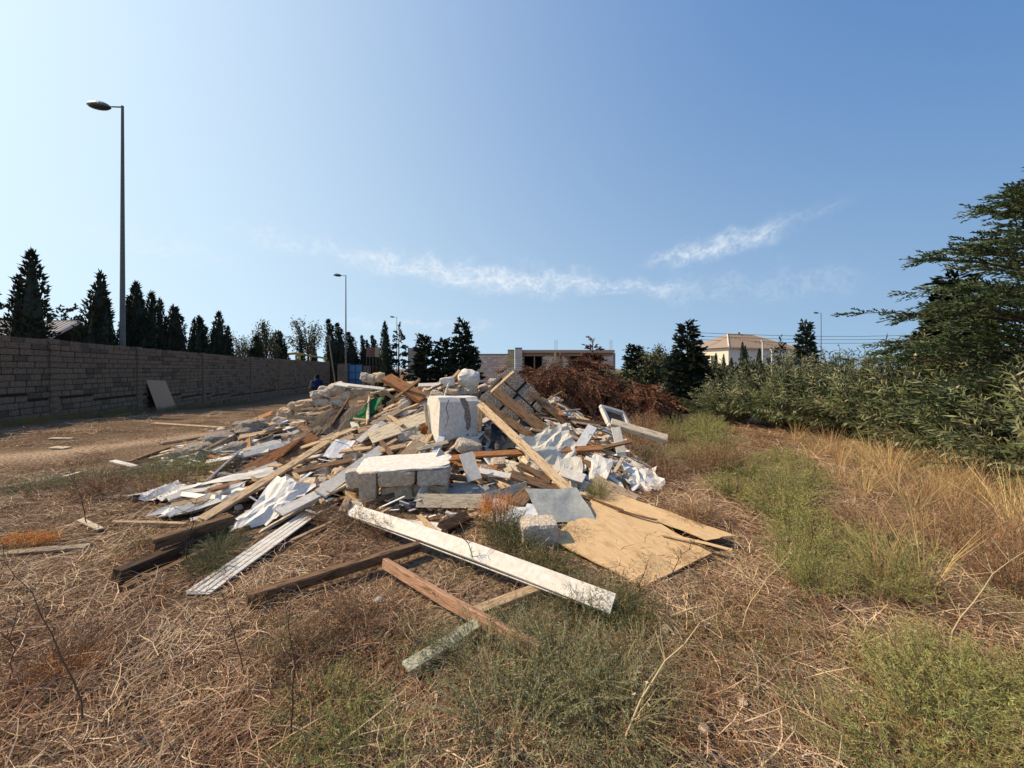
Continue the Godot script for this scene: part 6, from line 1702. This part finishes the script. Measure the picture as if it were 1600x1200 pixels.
	s.basis = Basis(Vector3.UP, -0.25) * Basis(Vector3.BACK, -0.72) * Basis(Vector3.RIGHT, -0.25)
	var gm := [rock_mesh(Vector3(0.42, 0.27, 0.2), 14.0, 0.04, 4, 21), rock_mesh(Vector3(0.34, 0.27, 0.2), 14.0, 0.05, 4, 22)]
	for i in 3:
		for j in 3:
			if i == 2 and j == 0: continue
			mi("brick", gm[(i + j) % 2], M.greystone, s, Transform3D(Basis(Vector3.BACK, rng.randf_range(-0.04, 0.04)), Vector3(-0.45 + i * 0.41 + (j % 2) * 0.08, -0.30 + j * 0.285, rng.randf_range(-0.02, 0.02))))
	mi("mortar", rock_mesh(Vector3(1.2, 0.82, 0.14), 14.0, 0.03, 4, 23), M.mortar, s, Transform3D(Basis(), Vector3(-0.05, -0.02, -0.02)))
	# broken drawer-like frame at the edge of the heap
	var f := thing("broken_box_frame", P(1.72, 0.78, 6.35), 0.35, "broken white box frame lying open above the cream gutter", "frame")
	f.rotation = Vector3(0.7, 0.2, -0.35)
	for q in [[Vector3(0, 0, -0.2), Vector3(0.52, 0.07, 0.06)], [Vector3(0, 0, 0.2), Vector3(0.52, 0.07, 0.06)], [Vector3(-0.23, 0, 0), Vector3(0.06, 0.07, 0.34)], [Vector3(0.23, 0, 0), Vector3(0.06, 0.07, 0.34)]]:
		mi("rail", rock_mesh(q[1], 18.0, 0.02, 4, 31), M.white, f, Transform3D(Basis(), q[0]))
	mi("back_panel", rock_mesh(Vector3(0.42, 0.012, 0.34), 18.0, 0.02, 3, 32), M.felt, f, Transform3D(Basis(), Vector3(0, -0.03, 0)))

func sheet(called: String, mat: String, a: Vector3, b: Vector3, c: Vector3, d: Vector3, nx: int, ny: int, amp: float, freq: float, sd: int, thick: float, edge: float, label: String, category: String, group := "") -> void:
	var mid := (a + b + c + d) / 4.0
	var soft := called in ["tarpaulin", "sack", "sheeting", "netting", "plastic_film", "roofing_felt"]
	var m := crumple_mesh(a - mid, b - mid, c - mid, d - mid, maxi(5, nx * 2 / 5), maxi(5, ny * 2 / 5), amp * 0.75, freq * 0.55, sd, thick, edge) if soft else sheet_mesh(a - mid, b - mid, c - mid, d - mid, nx, ny, amp, freq, sd, thick, edge)
	var o := mi(called, m, M[mat], self, Transform3D(Basis(), mid))
	tag(o, label, category, group)

func sheets() -> void:
	rng.seed = 940
	for q in [[0.7, 3.2, 1.5, 3.35, 0.35], [0.8, 3.6, 1.35, 3.9, 0.4], [0.7, 3.2, 0.95, 2.9, 0.1], [0.95, 2.88, 1.6, 3.25, 0.05], [1.05, 4.4, 1.95, 3.5, 0.12], [0.5, 3.8, 0.6, 4.3, 0.3], [-2.65, 3.85, -2.6, 4.3, 0.25], [-2.21, 2.7, -2.16, 4.2, 0.1]]:
		lying.append([Vector2(q[0], q[1]), Vector2(q[2], q[3]), q[4]])
	# plywood sheet on the grass, split along one edge
	var pw := thing("plywood_sheet", P(1.2, 0.05, 3.6), 0.0, "weathered tan plywood sheet with splintered edge lying on the grass", "plywood")
	var o := pw.position
	mi("panel", sheet_mesh(P(0.36, 0.05, 3.50) - o, P(0.955, 0.02, 2.80) - o, P(1.69, 0.05, 3.25) - o, P(1.10, 0.10, 4.75) - o, 26, 26, 0.010, 0.9, 4, 0.012, 0.006), M.ply, pw)
	mi("top_layer", sheet_mesh(P(1.02, 0.085, 4.55) - o, P(1.72, 0.082, 3.42) - o, P(2.03, 0.085, 3.50) - o, P(1.12, 0.11, 4.82) - o, 18, 5, 0.010, 1.6, 9, 0.005, 0.03), M.ply, pw)
	mi("splinter", beam_mesh(0.55, 0.035, 0.006, 3, 0.05, 0.01), M.ply, pw, Transform3D(axes(P(0.32, 0, -0.22), P(0.3, 0.1, 0.5)), P(1.62, 0.082, 3.38) - o))
	mi("splinter", beam_mesh(0.42, 0.03, 0.006, 3, 0.05, 0.01), M.plydark, pw, Transform3D(axes(P(0.3, 0, -0.28), P(0.3, 0.1, 0.5)), P(1.28, 0.105, 3.95) - o))
	mi("splinter", beam_mesh(0.6, 0.03, 0.006, 3, 0.05, 0.01), M.plydark, pw, Transform3D(axes(P(0.3, 0.02, -0.5), P(0.3, 0.1, 0.5)), P(1.0, 0.10, 4.35) - o))
	# bent grey sheet metal under the frame
	sheet("metal_sheet", "metal", P(-0.95, 0.07, 4.62), P(-0.1, 0.05, 4.5), P(0.12, 0.16, 4.95), P(-0.62, 0.17, 5.1), 16, 12, 0.04, 1.1, 12, 0.004, 0.006, "bent bluish grey metal sheet lying inside the broken frame", "metal sheet")
	sheet("metal_sheet", "metal", P(0.30, 0.05, 3.85), P(0.86, 0.07, 3.85), P(0.74, 0.22, 4.45), P(0.15, 0.24, 4.4), 12, 12, 0.06, 1.2, 13, 0.004, 0.006, "bluish grey metal sheet sloping onto the plywood behind the limestone block", "metal sheet")
	sheet("metal_sheet", "bluewhite", P(-0.25, 0.03, 4.0), P(0.2, 0.03, 3.75), P(0.3, 0.14, 4.1), P(-0.2, 0.14, 4.3), 10, 8, 0.04, 1.6, 14, 0.004, 0.05, "pale metal flashing poking out under the cream sill", "metal sheet")
	# tarpaulins, sacks, felt and netting
	sheet("tarpaulin", "tarp", P(0.05, 0.56, 5.35), P(0.36, 0.22, 4.95), P(0.95, 0.33, 5.3), P(0.82, 0.80, 5.75), 30, 26, 0.08, 4.0, 15, 0.004, 0.04, "creased white tarpaulin draped below the pale sloping plank", "tarpaulin")
	sheet("tarpaulin", "tarp", P(0.45, 0.02, 4.72), P(0.75, 0.0, 4.62), P(0.95, 0.40, 5.1), P(0.62, 0.42, 5.15), 16, 16, 0.08, 2.6, 16, 0.004, 0.06, "torn white cloth strip hanging down to the bent metal", "cloth")
	sheet("sack", "sack", P(0.98, 0.16, 4.95), P(1.16, 0.14, 4.8), P(1.34, 0.38, 5.1), P(1.1, 0.42, 5.2), 14, 14, 0.10, 3.0, 17, 0.004, 0.08, "knotted white cloth hanging beside the white panel offcut", "cloth")
	sheet("sack", "sack", P(1.55, 0.03, 4.95), P(2.02, 0.03, 5.05), P(2.05, 0.16, 5.5), P(1.6, 0.2, 5.45), 24, 18, 0.11, 4.0, 18, 0.004, 0.1, "crumpled white sack lying at the grass edge of the heap", "sack")
	sheet("sack", "sack", P(-2.78, 0.02, 3.74), P(-2.42, 0.03, 3.95), P(-2.30, 0.30, 4.5), P(-2.80, 0.34, 4.5), 26, 22, 0.12, 3.2, 20, 0.004, 0.08, "large crumpled white sack before the very long pale plank", "sack")
	sheet("sheeting", "sack", P(-4.62, 0.06, 4.62), P(-4.05, 0.07, 4.50), P(-3.85, 0.16, 4.78), P(-4.45, 0.15, 4.92), 24, 12, 0.08, 3.5, 22, 0.004, 0.08, "bent white sheeting sticking out of the heap onto grass", "sheeting")
	sheet("sheeting", "white", P(-4.15, 0.12, 4.75), P(-4.0, 0.14, 4.62), P(-3.05, 0.22, 5.05), P(-3.25, 0.26, 5.2), 8, 18, 0.07, 3.0, 33, 0.006, 0.03, "bent white gutter strip arching behind crumpled sheeting", "sheeting")
	sheet("sheeting", "sack", P(-3.92, 0.03, 4.12), P(-3.55, 0.03, 4.0), P(-3.10, 0.16, 4.55), P(-3.40, 0.24, 4.75), 22, 18, 0.12, 4.0, 23, 0.004, 0.08, "crumpled white sheeting lying beside the very long pale plank", "sheeting")
	sheet("roofing_felt", "felt", P(-5.35, 0.10, 6.7), P(-3.9, 0.25, 6.6), P(-3.3, 0.78, 7.7), P(-4.9, 0.62, 7.7), 30, 22, 0.14, 1.3, 24, 0.008, 0.05, "crumpled dark roofing felt draped over the end of the heap", "roofing felt")
	sheet("roofing_felt", "felt", P(-3.9, 0.36, 6.7), P(-2.7, 0.55, 6.9), P(-2.6, 0.9, 7.6), P(-3.6, 0.82, 7.6), 24, 16, 0.12, 1.5, 25, 0.008, 0.05, "dark roofing felt tucked below the upright brown plank", "roofing felt")
	sheet("plastic_film", "black", P(-0.35, 0.42, 5.75), P(0.25, 0.40, 5.7), P(0.4, 0.72, 6.3), P(-0.3, 0.78, 6.35), 20, 16, 0.14, 2.0, 26, 0.004, 0.06, "crumpled black plastic film beside the plastered wall chunk", "plastic film")
	sheet("plastic_film", "metal", P(0.0, 0.40, 5.6), P(0.5, 0.45, 5.7), P(0.62, 0.75, 6.2), P(0.15, 0.62, 6.1), 16, 12, 0.10, 1.6, 27, 0.004, 0.05, "grey green plastic film under the wide brown plank", "plastic film")
	sheet("netting", "net", P(-2.98, 0.62, 7.05), P(-2.72, 0.60, 7.0), P(-2.52, 1.02, 7.5), P(-2.72, 1.04, 7.5), 12, 20, 0.10, 3.0, 28, 0.006, 0.08, "bright green netting caught between the upright planks", "netting")
	sheet("netting", "net", P(-3.72, 0.66, 7.5), P(-3.52, 0.66, 7.45), P(-3.5, 0.74, 7.6), P(-3.7, 0.75, 7.65), 8, 8, 0.05, 4.0, 29, 0.006, 0.1, "small green scrap of netting on the dark roofing felt", "netting")
	sheet("sheeting", "sack", P(-2.35, 0.40, 6.2), P(-1.85, 0.42, 6.1), P(-1.8, 0.60, 6.5), P(-2.3, 0.62, 6.55), 18, 14, 0.12, 2.8, 30, 0.004, 0.08, "crumpled white sheeting scraps in the middle of the heap", "sheeting")
	sheet("sheeting", "bluewhite", P(-2.85, 0.28, 5.75), P(-2.55, 0.28, 5.7), P(-2.42, 0.5, 6.0), P(-2.75, 0.5, 6.0), 10, 10, 0.04, 2.0, 31, 0.004, 0.04, "pale blue sheet scrap beside the very long pale plank", "sheeting")
	# white ribbed cladding panel on the straw
	var t := thing("cladding_panel", P(-1.94, 0.03, 3.3), 0.0, "long white ribbed cladding panel lying flat on the straw", "panel")
	var a := P(-2.17, 0.02, 2.72); var b := P(-2.18 + 0.58, 0.06, 4.25)
	a = P(-2.21, 0.02, 2.70); b = P(-2.16, 0.05, 4.2)
	t.transform = Transform3D(axes(b - a, P(1, 0, 0.1)), (a + b) / 2)
	var L := a.distance_to(b)
	mi("strip", beam_mesh(L, 0.17, 0.008, 6, 0.006, 0.01), M.white, t)
	for s in [-0.078, -0.026, 0.026, 0.078]: mi("rib", beam_mesh(L * 0.99, 0.036, 0.014, 6, 0.002, 0.0), M.white, t, Transform3D(Basis(), Vector3(0, 0.006, s)))

const HUE := {"tan": "tan", "brown": "brown", "cream": "cream", "lightwood": "pale", "twotone": "light brown", "orange": "orange brown", "grey": "grey", "white": "white", "bluewhite": "bluish white", "stone": "light grey", "limestone": "sandy", "greystone": "dark grey"}
const HMARKS := [[-1.0, 6.4, "near the plastered wall chunk"], [-1.2, 4.9, "near the broken wall corner"], [0.2, 7.0, "near the tilted block slab"], [0.5, 5.4, "near the white tarpaulin"], [1.7, 6.1, "near the cream box gutter"], [1.4, 5.0, "near the bent white pipe"], [-0.3, 4.6, "in the broken frame"], [-2.7, 7.2, "near the green netting"], [-1.7, 7.6, "below the thick orange brown beam"], [-0.8, 8.0, "around the white plaster lump"], [-3.0, 8.4, "on the ridge behind the netting"], [-4.2, 7.2, "on the dark roofing felt"], [-5.6, 6.9, "among the broken screed slabs"], [-3.6, 6.2, "beside the wide orange brown plank"], [-3.5, 4.7, "around the crumpled white sheeting"], [-2.6, 5.2, "beside the very long pale plank"], [-2.0, 6.2, "in the middle of the heap"]]

func filler() -> void:
	rng.seed = 960
	var n := {"plank": 0}
	var kinds := [
		["plank_offcut", ["tan", "brown", "cream", "lightwood", "tan", "twotone", "orange", "grey"], "broken %s plank offcut", "plank", "%s plank offcuts", 280],
		["white_strip", ["white", "cream", "bluewhite"], "broken %s plastic strip", "trim strip", "%s plastic strips", 210],
		["board_fragment", ["cream", "white", "tan", "white", "lightwood"], "broken flat %s board fragment", "board", "flat %s board fragments", 120],
		["rubble_stone", ["stone", "limestone", "greystone", "stone"], "loose rough %s stone", "stone", "loose %s stones", 70],
	]
	for kd in kinds:
		var made := 0
		while made < kd[5]:
			var x := rng.randf_range(-6.4, 2.6); var d := rng.randf_range(4.1, 9.0)
			var h := heap_y(x, d)
			if h < 0.07 or (d > 8.4 and h < 0.9) or (d < 5.0 and x > -1.9 and x < 0.7): continue
			var at := P(x, ground_y(x, d) + h * 0.96 + rng.randf_range(-0.04, 0.05), d)
			var mat: String = kd[1][rng.randi() % kd[1].size()]
			var o: MeshInstance3D
			if kd[0] == "rubble_stone":
				var w := rng.randf_range(0.10, 0.30)
				o = mi(kd[0], rock_mesh(Vector3(w, w * rng.randf_range(0.5, 0.85), w * rng.randf_range(0.6, 1.0)), rng.randf_range(4.0, 12.0), 0.12, 4, rng.randi() % 9999), M[mat], self, Transform3D(Basis(rdir(), rng.randf_range(-0.8, 0.8)), at))
			else:
				var L := rng.randf_range(0.4, 1.7) if kd[0] == "plank_offcut" else rng.randf_range(0.15, 0.55) if kd[0] == "board_fragment" else rng.randf_range(0.2, 1.2)
				var a := atan2(-(d - 8.1), x + 1.0) + rng.randf_range(-0.75, 0.75) + (PI if rng.randf() < 0.5 else 0.0)
				if rng.randf() < 0.25: a = rng.randf() * TAU
				var e := 0.18
				var sl := Vector3((heap_y(x + e, d) - heap_y(x - e, d)) / (2 * e), 0, -(heap_y(x, d + e) - heap_y(x, d - e)) / (2 * e))
				var dir := Vector3(cos(a), 0, sin(a))
				dir.y = sl.dot(Vector3(dir.x, 0, dir.z)) + rng.randf_range(-0.16, 0.2)
				var up := Vector3(-sl.x, 1, -sl.z).normalized() + rdir() * 0.6
				o = mi(kd[0], beam_mesh(L, rng.randf_range(0.12, 0.28) if kd[0] == "board_fragment" else rng.randf_range(0.03, 0.12), rng.randf_range(0.010, 0.018) if kd[0] == "board_fragment" else rng.randf_range(0.012, 0.04), 2, 0.04 if kd[0] == "board_fragment" else 0.018, 0.02), M[mat], self, Transform3D(axes(dir, dir.cross(up)), at))
			var by := ""
			var best := 99.0
			for q in HMARKS:
				var e2 := Vector2(x - q[0], d - q[1]).length()
				if e2 < best:
					best = e2
					by = q[2]
			tag(o, kd[2] % HUE[mat] + " " + by, kd[3], (kd[4] % HUE[mat]) + " " + by)
			made += 1

func oddments() -> void:
	rng.seed = 980
	# bent wires and bars sticking out
	var wires := [[-2.4, 7.0, "rusty wire curling beside the green netting"], [0.9, 6.6, "rusty wire looping over the dark level plank"], [-3.2, 6.0, "rusty wire curling over the wide orange brown plank"], [1.3, 5.5, "rusty wire looping beside the bluish white board"], [-1.6, 6.9, "rusty bar sticking up beside broad pale board"], [-4.6, 7.0, "rusty wire curling over the screed slabs"], [-0.2, 5.1, "rusty wire curling over the broken frame"], [-2.1, 5.4, "rusty wire looping above the broad white strip"]]
	for q in wires:
		var mb := MB.new()
		var p := Vector3(0, 0, 0)
		var dir := (rdir() + Vector3.UP * 0.8).normalized()
		var pts := [p]
		for i in 9:
			dir = (dir + rdir() * 0.42 - Vector3.UP * 0.12).normalized()
			p += dir * 0.09
			pts.append(p)
		mb.tube(pts, 0.004, 0.003, 5, Color(0.13, 0.075, 0.045))
		var o := mi("bent_wire", mb.mesh(), M.plaincol, self, Transform3D(Basis(), P(q[0], ground_y(q[0], q[1]) + heap_y(q[0], q[1]) + 0.02, q[1])))
		tag(o, q[2], "wire")
	# pebbles and a scrap of packaging in the straw
	for q in [[0.83, 1.66, 0.05, "pale pebble in reddish straw beside the pale yellow stalk"], [1.08, 1.80, 0.045, "small pebble in the straw between two weed patches"], [0.92, 2.3, 0.06, "grey pebble in the straw past the window board end"], [0.98, 1.5, 0.035, "tiny pebble near the fresh green weeds"], [2.55, 3.55, 0.06, "pale pebble on the bare litter patch"], [-2.9, 4.2, 0.05, "pebble lying beside the pale straight stick"]]:
		var o := mi("pebble", rock_mesh(Vector3(q[2], q[2] * 0.7, q[2] * 0.85), 2.6, 0.2, 4, rng.randi() % 999), M.limestone, self, Transform3D(Basis(Vector3.UP, rng.randf() * 6.0), P(q[0], ground_y(q[0], q[1]) + q[2] * 0.35 + 0.02, q[1])))
		tag(o, q[3], "pebble")
	var sc := mi("packaging_scrap", crumple_mesh(Vector3(-0.035, 0, 0.025), Vector3(0.035, 0, 0.025), Vector3(0.03, 0.01, -0.025), Vector3(-0.035, 0.01, -0.02), 4, 4, 0.015, 9.0, 3, 0.001, 0.06), M.white, self, Transform3D(Basis(Vector3.UP, 0.5), P(-0.90, 0.05, 2.58)))
	tag(sc, "tiny white packaging scrap on the straw beside the dark beam", "scrap")

# ---------------------------------------------------------------- build
func _ready() -> void:
	nz.seed = 5
	nz.frequency = 0.01
	nz.fractal_octaves = 3
	rng.seed = 1
	var cam := Camera3D.new()
	cam.name = "camera"
	cam.projection = Camera3D.PROJECTION_FRUSTUM
	cam.near = 0.1
	cam.far = 4000.0
	cam.size = 0.2
	cam.frustum_offset = Vector2(0, -0.1 * 23.0 / 600.0)
	cam.position = Vector3(0, 1.6, 0)
	add_child(cam)
	cam.current = true
	var env := Environment.new()
	env.background_mode = Environment.BG_SKY
	env.sky = Sky.new()
	env.sky.sky_material = make_sky()
	env.tonemap_mode = Environment.TONE_MAPPER_LINEAR
	env.tonemap_exposure = 1.1
	env.sdfgi_enabled = true
	env.ssao_enabled = true
	env.ssil_enabled = true
	var we := WorldEnvironment.new()
	we.name = "world"
	we.environment = env
	add_child(we)
	var sun := DirectionalLight3D.new()
	sun.name = "sun"
	sun.light_energy = 1.55
	sun.light_color = Color(1.0, 0.90, 0.75)
	sun.light_angular_distance = 0.5
	sun.shadow_enabled = true
	add_child(sun)
	sun.look_at_from_position(SUN.normalized() * 50.0, Vector3.ZERO, Vector3.UP)
	make_materials()
	ground()
	block_wall()
	buildings()
	heap()
	plants()
	person()
